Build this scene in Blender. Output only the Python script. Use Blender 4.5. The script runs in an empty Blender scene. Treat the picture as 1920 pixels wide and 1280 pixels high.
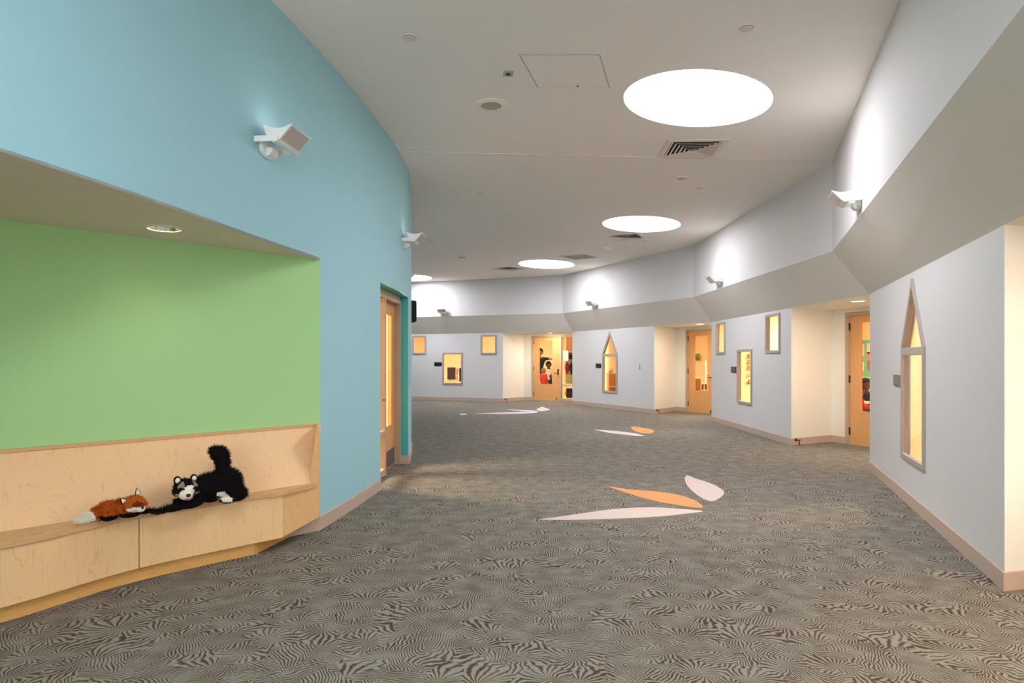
import bpy, bmesh, math, random
from mathutils import Vector, Matrix
from mathutils.geometry import delaunay_2d_cdt

random.seed(7)
SC = bpy.context.scene
C = SC.collection

# ------------------------------------------------------------------ camera
EYE, HC, HS, F, Y0 = 1.43, 3.98, 2.25, 1265.0, 671.0   # eye, ceiling, soffit heights; focal in px of 1920; horizon row
HU = 2.81                                              # lower edge of the upper wall
cam = bpy.data.cameras.new('camera')
cam.sensor_width = 36.0
cam.lens = F / 1920 * 36
cam.shift_y = (Y0 - 640) / 1920
cam.clip_start = 0.05
camo = bpy.data.objects.new('camera', cam)
camo.location = (0, 0, EYE)
camo.rotation_euler = (math.pi / 2, 0, 0)
C.objects.link(camo)
SC.camera = camo

# ------------------------------------------------------------------ light levels
SKY_L = 12.0          # skylight diffuser radiance
UP_W = 0.7           # watts of one wall uplight
ALC_W = 17.0          # watts of one alcove downlight
NICHE_W = 0.9
ROOM_W = 88.0         # watts of classroom ceiling lights
w = bpy.data.worlds.new('world')
SC.world = w
w.use_nodes = True
w.node_tree.nodes['Background'].inputs[0].default_value = (0.93, 0.96, 1.0, 1)
w.node_tree.nodes['Background'].inputs[1].default_value = 6.5
SC.view_settings.view_transform = 'Standard'
SC.view_settings.look = 'None'
SC.view_settings.gamma = 1.0
SC.view_settings.use_curve_mapping = False
SC.view_settings.exposure = 0.92
SC.cycles.diffuse_bounces = 5
SC.cycles.max_bounces = 8
SC.cycles.use_adaptive_sampling = True
SC.cycles.adaptive_threshold = 0.04
SC.cycles.use_light_tree = False
SC.cycles.transparent_max_bounces = 16
SC.cycles.sample_clamp_indirect = 6.0

# ------------------------------------------------------------------ helpers
def lin(c):
    r = []
    for v in c:
        v /= 255.0
        r.append(v / 12.92 if v <= 0.04045 else ((v + 0.055) / 1.055) ** 2.4)
    return (r[0], r[1], r[2], 1.0)

def mat(name, col, rough=0.6, metal=0.0, spec=0.3, noise=0.0, nscale=6.0, bump=0.0, bscale=200.0):
    m = bpy.data.materials.new(name)
    m.use_nodes = True
    nt = m.node_tree
    p = nt.nodes['Principled BSDF']
    p.inputs['Base Color'].default_value = lin(col)
    p.inputs['Roughness'].default_value = rough
    p.inputs['Metallic'].default_value = metal
    p.inputs['Specular IOR Level'].default_value = spec
    tc = nt.nodes.new('ShaderNodeTexCoord')
    if noise:
        n = nt.nodes.new('ShaderNodeTexNoise')
        n.inputs['Scale'].default_value = nscale
        n.inputs['Detail'].default_value = 4
        nt.links.new(tc.outputs['Object'], n.inputs['Vector'])
        mx = nt.nodes.new('ShaderNodeMix')
        mx.data_type = 'RGBA'
        a = lin(col)
        mx.inputs[6].default_value = tuple(v * (1 - noise) for v in a[:3]) + (1,)
        mx.inputs[7].default_value = tuple(min(1, v * (1 + noise)) for v in a[:3]) + (1,)
        nt.links.new(n.outputs['Fac'], mx.inputs[0])
        nt.links.new(mx.outputs[2], p.inputs['Base Color'])
    if bump:
        n = nt.nodes.new('ShaderNodeTexNoise')
        n.inputs['Scale'].default_value = bscale
        nt.links.new(tc.outputs['Object'], n.inputs['Vector'])
        b = nt.nodes.new('ShaderNodeBump')
        b.inputs['Strength'].default_value = bump
        b.inputs['Distance'].default_value = 0.002
        nt.links.new(n.outputs['Fac'], b.inputs['Height'])
        nt.links.new(b.outputs[0], p.inputs['Normal'])
    return m

def emit(name, col, s):
    m = bpy.data.materials.new(name)
    m.use_nodes = True
    nt = m.node_tree
    nt.nodes.remove(nt.nodes['Principled BSDF'])
    e = nt.nodes.new('ShaderNodeEmission')
    e.inputs[0].default_value = lin(col)
    e.inputs[1].default_value = s
    nt.links.new(e.outputs[0], nt.nodes['Material Output'].inputs[0])
    if name != 'skylight_diffuser': m.cycles.emission_sampling = 'NONE'   # lamps carry their light
    return m

def glass(name):
    m = bpy.data.materials.new(name)
    m.use_nodes = True
    nt = m.node_tree
    nt.nodes.remove(nt.nodes['Principled BSDF'])
    t = nt.nodes.new('ShaderNodeBsdfTransparent')
    t.inputs[0].default_value = (0.97, 0.985, 0.975, 1)
    g = nt.nodes.new('ShaderNodeBsdfGlossy')
    g.inputs['Roughness'].default_value = 0.02
    lw = nt.nodes.new('ShaderNodeLayerWeight')
    pw = nt.nodes.new('ShaderNodeMath'); pw.operation = 'POWER'; pw.inputs[1].default_value = 4.0
    ml = nt.nodes.new('ShaderNodeMath'); ml.operation = 'MULTIPLY_ADD'; ml.inputs[1].default_value = 0.35; ml.inputs[2].default_value = 0.03
    nt.links.new(lw.outputs['Facing'], pw.inputs[0])
    nt.links.new(pw.outputs[0], ml.inputs[0])
    mx = nt.nodes.new('ShaderNodeMixShader')
    nt.links.new(ml.outputs[0], mx.inputs[0])
    nt.links.new(t.outputs[0], mx.inputs[1])
    nt.links.new(g.outputs[0], mx.inputs[2])
    nt.links.new(mx.outputs[0], nt.nodes['Material Output'].inputs[0])
    return m

def wood(name, c1, c2, c3, rough=0.38, sc=1.0, horiz=False):
    m = bpy.data.materials.new(name)
    m.use_nodes = True
    nt = m.node_tree
    N, L = nt.nodes, nt.links
    p = N['Principled BSDF']
    p.inputs['Roughness'].default_value = rough
    p.inputs['Specular IOR Level'].default_value = 0.3
    tc = N.new('ShaderNodeTexCoord')
    mp = N.new('ShaderNodeMapping')
    mp.inputs['Scale'].default_value = (2.0 * sc, 2.0 * sc, 14 * sc) if horiz else (7 * sc, 7 * sc, 0.9 * sc)
    L.new(tc.outputs['Object'], mp.inputs[0])
    n1 = N.new('ShaderNodeTexNoise')
    n1.inputs['Scale'].default_value = 1.0
    n1.inputs['Detail'].default_value = 3
    n1.inputs['Distortion'].default_value = 0.8
    L.new(mp.outputs[0], n1.inputs['Vector'])
    mul = N.new('ShaderNodeMath'); mul.operation = 'MULTIPLY'; mul.inputs[1].default_value = 9.0
    L.new(n1.outputs['Fac'], mul.inputs[0])
    fr = N.new('ShaderNodeMath'); fr.operation = 'FRACT'
    L.new(mul.outputs[0], fr.inputs[0])
    r = N.new('ShaderNodeValToRGB')
    r.color_ramp.elements[0].position = 0.0
    r.color_ramp.elements[0].color = lin(c2)
    r.color_ramp.elements[1].position = 1.0
    r.color_ramp.elements[1].color = lin(c1)
    e = r.color_ramp.elements.new(0.12); e.color = lin(c1)
    L.new(fr.outputs[0], r.inputs[0])
    mp2 = N.new('ShaderNodeMapping')
    mp2.inputs['Scale'].default_value = (4, 4, 160) if horiz else (160, 160, 4)
    L.new(tc.outputs['Object'], mp2.inputs[0])
    n2 = N.new('ShaderNodeTexNoise')
    n2.inputs['Detail'].default_value = 3
    L.new(mp2.outputs[0], n2.inputs['Vector'])
    mx = N.new('ShaderNodeMix'); mx.data_type = 'RGBA'
    rr = N.new('ShaderNodeMapRange'); rr.inputs[1].default_value = 0.45; rr.inputs[2].default_value = 0.75
    rr.inputs[3].default_value = 0.0; rr.inputs[4].default_value = 0.55
    L.new(n2.outputs['Fac'], rr.inputs[0])
    L.new(rr.outputs[0], mx.inputs[0])
    L.new(r.outputs[0], mx.inputs[6])
    mx.inputs[7].default_value = lin(c3)
    L.new(mx.outputs[2], p.inputs['Base Color'])
    return m

def carpet():
    m = bpy.data.materials.new('carpet')
    m.use_nodes = True
    nt = m.node_tree
    N, L = nt.nodes, nt.links
    p = N['Principled BSDF']
    p.inputs['Roughness'].default_value = 0.95
    p.inputs['Specular IOR Level'].default_value = 0.08
    def math_(op, a, b=None, c=None):
        n = N.new('ShaderNodeMath'); n.operation = op
        for i, v in enumerate((a, b, c)):
            if v is None: continue
            if isinstance(v, (int, float)): n.inputs[i].default_value = v
            else: L.new(v, n.inputs[i])
        return n.outputs[0]
    tc = N.new('ShaderNodeTexCoord')
    # gently warped coordinates
    nw = N.new('ShaderNodeTexNoise'); nw.inputs['Scale'].default_value = 5.5; nw.inputs['Detail'].default_value = 2
    L.new(tc.outputs['Object'], nw.inputs['Vector'])
    vs = N.new('ShaderNodeVectorMath'); vs.operation = 'SUBTRACT'; vs.inputs[1].default_value = (.5, .5, .5)
    L.new(nw.outputs['Color'], vs.inputs[0])
    sc = N.new('ShaderNodeVectorMath'); sc.operation = 'SCALE'; sc.inputs['Scale'].default_value = 0.10
    L.new(vs.outputs[0], sc.inputs[0])
    ad = N.new('ShaderNodeVectorMath'); ad.operation = 'ADD'
    L.new(tc.outputs['Object'], ad.inputs[0]); L.new(sc.outputs[0], ad.inputs[1])
    def feather(scale, freq, off, slant, fan=0):
        mp = N.new('ShaderNodeVectorMath'); mp.operation = 'ADD'; mp.inputs[1].default_value = off
        L.new(ad.outputs[0], mp.inputs[0])
        v = N.new('ShaderNodeTexVoronoi'); v.voronoi_dimensions = '2D'
        v.inputs['Scale'].default_value = scale
        L.new(mp.outputs[0], v.inputs['Vector'])
        d = N.new('ShaderNodeVectorMath'); d.operation = 'SUBTRACT'
        L.new(mp.outputs[0], d.inputs[0]); L.new(v.outputs['Position'], d.inputs[1])
        s = N.new('ShaderNodeSeparateXYZ'); L.new(d.outputs[0], s.inputs[0])
        col = N.new('ShaderNodeSeparateColor'); L.new(v.outputs['Color'], col.inputs[0])
        ang = math_('MULTIPLY', col.outputs[0], 6.283)
        ca, sa = math_('COSINE', ang), math_('SINE', ang)
        u = math_('ADD', math_('MULTIPLY', s.outputs[0], ca), math_('MULTIPLY', s.outputs[1], sa))
        t = math_('SUBTRACT', math_('MULTIPLY', s.outputs[1], ca), math_('MULTIPLY', s.outputs[0], sa))
        n = N.new('ShaderNodeTexNoise'); n.inputs['Scale'].default_value = 22; n.inputs['Detail'].default_value = 1
        L.new(tc.outputs['Object'], n.inputs['Vector'])
        if fan:      # strokes spreading from the middle of each clump
            ph = math_('MULTIPLY', math_('ARCTAN2', t, u), fan)
            r = math_('SQRT', math_('ADD', math_('MULTIPLY', u, u), math_('MULTIPLY', t, t)))
            ph = math_('ADD', ph, math_('MULTIPLY', r, freq))
        else:        # feathers: barbs slanting off a rib
            ph = math_('ADD', math_('MULTIPLY', u, freq), math_('MULTIPLY', math_('ABSOLUTE', t), freq * slant))
        ph = math_('ADD', ph, math_('MULTIPLY', n.outputs['Fac'], 6.0))
        return math_('SINE', ph), col.outputs[1]
    s1, r1 = feather(4.4, 60.0, (0, 0, 0), 0.9, 22.0)
    s2, r2 = feather(3.6, 210.0, (3.7, 1.9, 0), 1.7)
    pick = N.new('ShaderNodeTexVoronoi'); pick.voronoi_dimensions = '2D'; pick.inputs['Scale'].default_value = 5.0
    L.new(ad.outputs[0], pick.inputs['Vector'])
    pc = N.new('ShaderNodeSeparateColor'); L.new(pick.outputs['Color'], pc.inputs[0])
    sel = math_('GREATER_THAN', pc.outputs[0], 0.55)
    st = N.new('ShaderNodeMix'); st.data_type = 'FLOAT'
    L.new(sel, st.inputs[0]); L.new(s1, st.inputs[2]); L.new(s2, st.inputs[3])
    # patches that read darker or lighter as drawn
    nb = N.new('ShaderNodeTexNoise'); nb.inputs['Scale'].default_value = 7; nb.inputs['Detail'].default_value = 3
    L.new(tc.outputs['Object'], nb.inputs['Vector'])
    bias = math_('MULTIPLY_ADD', nb.outputs['Fac'], 2.6, -1.3)
    val = math_('ADD', st.outputs[0], bias)
    mr = N.new('ShaderNodeMapRange'); mr.inputs[1].default_value = -0.9; mr.inputs[2].default_value = 0.40
    L.new(val, mr.inputs[0])
    # woven tufts
    tf = N.new('ShaderNodeTexNoise'); tf.inputs['Scale'].default_value = 260; tf.inputs['Detail'].default_value = 1
    L.new(tc.outputs['Object'], tf.inputs['Vector'])
    f = math_('ADD', mr.outputs[0], math_('MULTIPLY_ADD', tf.outputs['Fac'], 0.7, -0.35))
    ramp = N.new('ShaderNodeValToRGB')
    ramp.color_ramp.elements[0].color = lin((80, 63, 52))
    ramp.color_ramp.elements[1].color = lin((146, 142, 131))
    L.new(f, ramp.inputs[0])
    L.new(ramp.outputs[0], p.inputs['Base Color'])
    bp = N.new('ShaderNodeBump'); bp.inputs['Strength'].default_value = 0.35; bp.inputs['Distance'].default_value = 0.004
    L.new(tf.outputs['Fac'], bp.inputs['Height'])
    L.new(bp.outputs[0], p.inputs['Normal'])
    return m

M = {}
M['white'] = mat('paint_white', (217, 212, 210), 0.7, spec=0.15, noise=0.012, nscale=2)
M['cream'] = mat('paint_cream', (238, 233, 222), 0.7, spec=0.15)
M['ceil'] = mat('paint_ceiling', (241, 236, 231), 0.85, spec=0.1, noise=0.012, nscale=1.5)
M['soffit'] = mat('paint_soffit', (226, 218, 208), 0.8, spec=0.1)
M['blue'] = mat('paint_blue', (162, 208, 219), 0.65, spec=0.15, noise=0.012, nscale=2)
M['teal'] = mat('paint_teal', (84, 178, 174), 0.65, spec=0.15)
M['green'] = mat('paint_green', (168, 210, 148), 0.65, spec=0.15, noise=0.012, nscale=2)
M['base'] = mat('rubber_base', (196, 172, 156), 0.55, spec=0.2)
M['frame'] = mat('metal_frame', (176, 163, 152), 0.45, spec=0.3)
M['frame_warm'] = mat('metal_frame_warm', (190, 166, 142), 0.45, spec=0.3)
M['carpet'] = carpet()
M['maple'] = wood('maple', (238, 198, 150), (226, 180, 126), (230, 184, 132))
M['maple_seat'] = wood('maple_seat', (216, 170, 124), (196, 146, 98), (200, 150, 104), 0.3, 1.0, True)
M['maple_back'] = wood('maple_back', (236, 194, 150), (224, 176, 126), (228, 182, 136))
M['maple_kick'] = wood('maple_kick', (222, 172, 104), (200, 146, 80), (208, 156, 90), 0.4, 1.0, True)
M['door'] = wood('door_maple', (222, 168, 112), (205, 146, 90), (212, 156, 100), 0.4)
M['room_wood'] = wood('room_wood', (233, 188, 128), (216, 166, 104), (226, 178, 116), 0.4)
M['room_floor'] = mat('room_floor', (218, 178, 122), 0.4, noise=0.08, nscale=3)
M['room_wall'] = mat('room_wall', (246, 232, 209), 0.7, spec=0.1)
M['room_green'] = mat('room_green', (190, 205, 150), 0.7, spec=0.1)
M['plastic'] = mat('white_plastic', (240, 239, 236), 0.35, spec=0.4)
M['plastic_grey'] = mat('grey_plastic', (188, 180, 175), 0.45, spec=0.3)
M['metal'] = mat('chrome', (215, 212, 208), 0.18, metal=1.0)
M['bronze'] = mat('bronze', (88, 70, 52), 0.4, metal=0.7)
M['dark'] = mat('dark_metal', (60, 54, 50), 0.5)
M['black'] = mat('black_plastic', (14, 14, 15), 0.45, spec=0.3)
M['vent'] = mat('vent_paint', (224, 212, 202), 0.4, spec=0.35)
M['vent_dark'] = mat('vent_inside', (40, 38, 36), 0.8)
M['grille'] = mat('grille_grey', (178, 170, 162), 0.7, noise=0.08, nscale=300)
M['beige'] = mat('beige_plastic', (242, 234, 220), 0.5)
M['inlay_pink'] = mat('carpet_pink', (214, 195, 186), 0.95, spec=0.05, noise=0.07, nscale=140, bump=0.4)
M['inlay_orange'] = mat('carpet_orange', (218, 156, 104), 0.95, spec=0.05, noise=0.1, nscale=140, bump=0.4)
M['inlay_grey'] = mat('carpet_pale', (214, 200, 198), 0.95, spec=0.05, noise=0.08, nscale=140, bump=0.4)
M['glass'] = glass('clear_glass')
M['sky'] = emit('skylight_diffuser', (243, 246, 255), SKY_L)
M['paper'] = mat('paper', (240, 236, 228), 0.8)
M['kick_steel'] = mat('kick_steel', (120, 112, 106), 0.35, metal=0.6)

def inside(p, l):
    c = False
    for i in range(len(l)):
        (x0, y0), (x1, y1) = l[i - 1][:2], l[i][:2]
        if (y0 > p[1]) != (y1 > p[1]) and p[0] < (x1 - x0) * (p[1] - y0) / (y1 - y0) + x0: c = not c
    return c

def tri_holes(loops):
    """triangles (indices into the joined loops) of a polygon with holes"""
    vs, es, o = [], [], 0
    for l in loops:
        vs += [Vector((p[0], p[1])) for p in l]
        es += [(o + i, o + (i + 1) % len(l)) for i in range(len(l))]
        o += len(l)
    ov, oe, of, src, _, _ = delaunay_2d_cdt(vs, es, [], 0, 1e-6)
    idx = [q[0] if q else -1 for q in src]
    out = []
    for f in of:
        c = (ov[f[0]] + ov[f[1]] + ov[f[2]]) / 3
        if not inside(c, loops[0]) or any(inside(c, h) for h in loops[1:]): continue
        t = tuple(idx[i] for i in f)
        if -1 not in t: out.append(t)
    return out

class MB:
    """collects polygons and links them as one mesh object"""
    def __init__(s): s.v, s.f, s.m, s.cur = [], [], [], 0
    def poly(s, pts, mi=None):
        b = len(s.v)
        s.v += [tuple(p) for p in pts]
        s.f.append(tuple(range(b, b + len(pts)))); s.m.append(s.cur if mi is None else mi)
    def add(s, vs, fs, mi=None):
        b = len(s.v)
        s.v += [tuple(p) for p in vs]
        for f in fs:
            s.f.append(tuple(b + i for i in f)); s.m.append(s.cur if mi is None else mi)
    def box(s, x0, x1, y0, y1, z0, z1, T=None):
        vs = [Vector((x, y, z)) for z in (z0, z1) for y in (y0, y1) for x in (x0, x1)]
        if T is not None: vs = [T @ v for v in vs]
        s.add(vs, [(0, 2, 3, 1), (4, 5, 7, 6), (0, 1, 5, 4), (2, 6, 7, 3), (0, 4, 6, 2), (1, 3, 7, 5)])
    def bar(s, a, b, hw, hz):
        """box beam in plan from a to b (3-vectors), half width hw, half height hz"""
        a, b = Vector(a), Vector(b)
        d = (b - a).normalized()
        up = Vector((0, 0, 1)) if abs(d.z) < .95 else Vector((1, 0, 0))
        x = d.cross(up).normalized() * hw
        z = x.cross(d).normalized() * hz
        vs = [a - x - z, a + x - z, a + x + z, a - x + z, b - x - z, b + x - z, b + x + z, b - x + z]
        s.add(vs, [(0, 1, 2, 3), (7, 6, 5, 4), (0, 4, 5, 1), (1, 5, 6, 2), (2, 6, 7, 3), (3, 7, 4, 0)])
    def prism(s, outer, holes, conv, d0, d1):
        """extrude a 2-D polygon with holes; conv(u, v, d) -> 3-D"""
        loops = [outer] + list(holes)
        flat = [p for l in loops for p in l]
        tris = tri_holes(loops)
        n = len(flat)
        vs = [conv(p[0], p[1], d0) for p in flat] + [conv(p[0], p[1], d1) for p in flat]
        fs = [tuple(t) for t in tris] + [tuple(n + i for i in reversed(t)) for t in tris]
        o = 0
        for l in loops:
            for i in range(len(l)):
                j = (i + 1) % len(l)
                fs.append((o + i, o + j, n + o + j, n + o + i))
            o += len(l)
        s.add(vs, fs)
    def lathe(s, prof, n=32, c=(0, 0, 0), closed=False, T=None):
        """profile of (r, z) turned about z"""
        vs, fs = [], []
        k = len(prof)
        for i in range(n):
            a = 2 * math.pi * i / n
            for r, z in prof:
                vs.append(Vector((c[0] + r * math.cos(a), c[1] + r * math.sin(a), c[2] + z)))
        for i in range(n):
            for j in range(k - 1 if not closed else k):
                a, b = i * k + j, i * k + (j + 1) % k
                a2, b2 = ((i + 1) % n) * k + j, ((i + 1) % n) * k + (j + 1) % k
                fs.append((a, a2, b2, b))
        if T is not None: vs = [T @ v for v in vs]
        s.add(vs, fs)
    def disc(s, r, z, n=32, c=(0, 0)):
        s.poly([(c[0] + r * math.cos(2 * math.pi * i / n), c[1] + r * math.sin(2 * math.pi * i / n), z) for i in range(n)])
    def tube(s, pts, r, n=8):
        pts = [Vector(p) for p in pts]
        rs = r if isinstance(r, (list, tuple)) else [r] * len(pts)
        vs, fs = [], []
        for i, p in enumerate(pts):
            d = (pts[min(i + 1, len(pts) - 1)] - pts[max(i - 1, 0)]).normalized()
            up = Vector((0, 0, 1)) if abs(d.z) < .9 else Vector((1, 0, 0))
            x = d.cross(up).normalized(); y = x.cross(d)
            for k in range(n):
                a = 2 * math.pi * k / n
                vs.append(p + (x * math.cos(a) + y * math.sin(a)) * rs[i])
        for i in range(len(pts) - 1):
            for k in range(n):
                fs.append((i * n + k, i * n + (k + 1) % n, (i + 1) * n + (k + 1) % n, (i + 1) * n + k))
        fs.append(tuple(range(n))); fs.append(tuple((len(pts) - 1) * n + k for k in reversed(range(n))))
        s.add(vs, fs)
    def ball(s, c, r, T=None, nu=16, nv=10):
        vs, fs = [], []
        for j in range(nv + 1):
            t = math.pi * j / nv
            for i in range(nu):
                a = 2 * math.pi * i / nu
                p = Vector((r[0] * math.sin(t) * math.cos(a), r[1] * math.sin(t) * math.sin(a), r[2] * math.cos(t)))
                if T is not None: p = T @ p
                vs.append(p + Vector(c))
        for j in range(nv):
            for i in range(nu):
                fs.append((j * nu + i, (j + 1) * nu + i, (j + 1) * nu + (i + 1) % nu, j * nu + (i + 1) % nu))
        s.add(vs, fs)
    def build(s, name, mats, parent=None, bevel=0.0, smooth=False, weld=True):
        me = bpy.data.meshes.new(name)
        me.from_pydata(s.v, [], s.f)
        if not isinstance(mats, (list, tuple)): mats = [mats]
        for mm in mats: me.materials.append(M[mm] if isinstance(mm, str) else mm)
        for p, i in zip(me.polygons, s.m): p.material_index = i
        bm = bmesh.new(); bm.from_mesh(me)
        if weld: bmesh.ops.remove_doubles(bm, verts=bm.verts, dist=1e-5)
        bmesh.ops.recalc_face_normals(bm, faces=bm.faces)
        if smooth:
            for f in bm.faces: f.smooth = True
            for e in bm.edges:
                if len(e.link_faces) == 2 and e.calc_face_angle(0) > 0.6: e.smooth = False
        bm.to_mesh(me); bm.free()
        o = bpy.data.objects.new(name, me)
        C.objects.link(o)
        if parent is not None: o.parent = parent
        if bevel:
            b = o.modifiers.new('bevel', 'BEVEL'); b.width = bevel; b.segments = 2; b.limit_method = 'ANGLE'
        return o

def tag(o, label=None, cat=None, group=None, kind=None):
    if label: o['label'] = label
    if cat: o['category'] = cat
    if group: o['group'] = group
    if kind: o['kind'] = kind
    return o

def thing(name, label, cat, loc=(0, 0, 0), rz=0.0, group=None, kind=None):
    o = bpy.data.objects.new(name, None)
    o.empty_display_size = 0.1
    C.objects.link(o)
    o.location = loc
    o.rotation_euler = (0, 0, rz)
    return tag(o, label, cat, group, kind)

def struct(o, label, cat=None):
    return tag(o, label, cat, None, 'structure')

def V2(x, y): return Vector((x, y))
def fp(x, y):                       # a point of the floor
    k = EYE / (y - Y0); return V2((x - 960) * k, F * k)
def cp(x, y, z=HC):                 # a point of a ceiling at height z
    k = (z - EYE) / (Y0 - y); return V2((x - 960) * k, F * k)
def on_wall(A, B, x, y):            # (s, z) of a pixel on the vertical wall through A, B
    A, B = Vector(A), Vector(B)
    d = (B - A).normalized()
    t = (x - 960) / F
    s = (t * A.y - A.x) / (d.x - t * d.y)
    P = A + d * s
    return s, EYE + (Y0 - y) / F * P.y

def spline(pts, n):
    out = []
    P = [Vector(p) for p in pts]
    P = [2 * P[0] - P[1]] + P + [2 * P[-1] - P[-2]]
    for i in range(1, len(P) - 2):
        for k in range(n):
            t = k / n
            a, b, c, d = P[i - 1], P[i], P[i + 1], P[i + 2]
            out.append(0.5 * ((2 * b) + (c - a) * t + (2 * a - 5 * b + 4 * c - d) * t * t + (3 * b - a - 3 * c + d) * t ** 3))
    out.append(P[-2])
    return out

def seg_conv(A, B):
    """wall frame: u along A->B, v height, d into the room behind (right of A->B)"""
    A, B = Vector(A), Vector(B)
    d = (B - A).normalized(); n = V2(d.y, -d.x)
    return lambda u, v, k: Vector((A.x + d.x * u + n.x * k, A.y + d.y * u + n.y * k, v))

def inset(poly, t):
    """inset a convex polygon"""
    n = len(poly)
    P = [Vector(p) for p in poly]
    area = sum(P[i].x * P[(i + 1) % n].y - P[(i + 1) % n].x * P[i].y for i in range(n))
    sg = 1 if area > 0 else -1
    out = []
    for i in range(n):
        a, b, c = P[i - 1], P[i], P[(i + 1) % n]
        d1, d2 = (b - a).normalized(), (c - b).normalized()
        n1, n2 = V2(-d1.y, d1.x) * sg, V2(-d2.y, d2.x) * sg
        bis = (n1 + n2)
        out.append(b + bis * (t / max(0.15, 1 + n1.dot(n2))))
    return [(p.x, p.y) for p in out]

def point_light(name, parent, loc, power, col, rad=0.08):
    l = bpy.data.lights.new(name, 'POINT'); l.energy = power; l.color = lin(col)[:3]; l.shadow_soft_size = rad
    o = bpy.data.objects.new(name, l); C.objects.link(o); o.location = loc
    if parent: o.parent = parent
    return o
def area_light(name, parent, loc, rot, sx, sy, power, col, spread=math.pi):
    l = bpy.data.lights.new(name, 'AREA'); l.shape = 'RECTANGLE'; l.size = sx; l.size_y = sy; l.energy = power
    l.color = lin(col)[:3]; l.spread = spread
    o = bpy.data.objects.new(name, l); C.objects.link(o); o.location = loc; o.rotation_euler = rot
    if parent: o.parent = parent
    return o

# ------------------------------------------------------------------ plan of the hall
UP = [V2(-0.3, -6.0), V2(0.75, -2.0), V2(1.73, 1.87), V2(4.147, 8.735), V2(4.109, 15.29), V2(1.561, 20.78), V2(-6.2, 23.97), V2(-9.6, 24.4)]
def offset_line(P, t):
    out = []
    for i in range(len(P)):
        d1 = (P[i] - P[i - 1]).normalized() if i else (P[1] - P[0]).normalized()
        d2 = (P[i + 1] - P[i]).normalized() if i < len(P) - 1 else d1
        n1, n2 = V2(d1.y, -d1.x), V2(d2.y, -d2.x)
        out.append(P[i] + (n1 + n2) * (t / (1 + n1.dot(n2))))
    return out
LO = offset_line(UP, 0.445)
W1a, W1b = fp(1877.9, 1106), LO[3]
W2a, W2b = V2(4.55, 11.06), LO[4]
W3a, W3b = V2(3.56, 17.28), LO[5]
W4a, W4b = V2(-0.186, 22.30), LO[6]
W4c = LO[7]
LO[2] = V2(2.19, 1.72)
def onlo(i, P):        # project onto soffit edge i
    d = (LO[i + 1] - LO[i]).normalized()
    return LO[i] + d * (P - LO[i]).dot(d)
W1a, W2a, W3a, W4a = onlo(2, W1a), onlo(3, W2a), onlo(4, W3a), onlo(5, W4a)

# floor, ceiling ------------------------------------------------------
b = MB(); b.poly([(-14, -8, 0), (14, -8, 0), (14, 34, 0), (-14, 34, 0)])
struct(b.build('floor', 'carpet'), 'grey brown carpet with leafy pattern')
def oval(cx, cy, a, b, sh, n=64):      # plan outline of an oval opening in the ceiling
    return [cp(cx + a * math.cos(q), cy + b * math.sin(q) + sh * math.cos(q)) for q in [2 * math.pi * i / n for i in range(n)]]
SKYL = [[V2(.10 + .75 * math.cos(2 * math.pi * i / 64), .35 + .75 * math.sin(2 * math.pi * i / 64)) for i in range(64)],
        oval(1309.5, 183, 143.5, 55, 0), oval(1203, 419.6, 75, 15.4, .85), oval(1024.5, 495, 53.5, 8.1, 1.2), oval(768, 520.3, 43, 5.6, 1.0)]
b = MB()
outer = [(-14, -8), (14, -8), (14, 34), (-14, 34)]
holes = [[(p.x, p.y) for p in o] for o in SKYL]
b.prism(outer, holes, lambda u, v, d: Vector((u, v, d)), HC, HC + 0.30)
struct(b.build('ceiling', 'ceil'), 'flat pale painted ceiling with round skylight openings')
b = MB()
pa, pb = cp(752, 284), cp(1562, 303)
b.bar((pa.x, pa.y, HC - 0.001), (pb.x, pb.y, HC - 0.001), 0.012, 0.003)
struct(b.build('trim_1', mat('joint', (226, 221, 217), 0.7)), 'thin control joint across the ceiling')

labs = ['round skylight overhead behind the viewer', 'largest round glowing skylight nearest the viewer', 'second nearest round skylight above the middle diffuser',
        'third round skylight, small ellipse above the far white wall', 'farthest round skylight half hidden by the blue wall edge']
for ol, lb in zip(SKYL, labs):
    c = sum(ol, V2(0, 0)) / len(ol)
    t = thing('skylight', lb, 'skylight', (c.x, c.y, HC), 0, 'round ceiling skylights')
    loc = [(p - c) for p in ol]
    shr = lambda k: [(p.x - p.normalized().x * k, p.y - p.normalized().y * k) for p in loc]
    cv = lambda u, v, d: Vector((u, v, d))
    b = MB(); b.prism(shr(0.002), [shr(0.018)], cv, -.003, .05)
    b.build('trim_ring', 'plastic', t)
    b = MB(); b.prism(shr(0.006), [], cv, .05, .058)
    b.build('diffuser', 'sky', t)

# right side: upper wall, sloped soffit --------------------------------
for i, nm in enumerate(['rear', 'camera', 'near', 'middle', 'far', 'end', 'return']):
    a, c = UP[i], UP[i + 1]
    b = MB()
    b.poly([(a.x, a.y, HU), (c.x, c.y, HU), (c.x, c.y, HC), (a.x, a.y, HC)])
    o = struct(b.build('wall_right_upper_' + nm, 'white'), 'white upper wall panel above the sloped soffit')
    la, lc = LO[i], LO[i + 1]
    b = MB()
    b.poly([(a.x, a.y, HU), (c.x, c.y, HU), (lc.x, lc.y, HS), (la.x, la.y, HS)])
    b.build('soffit', 'soffit', o)

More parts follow.
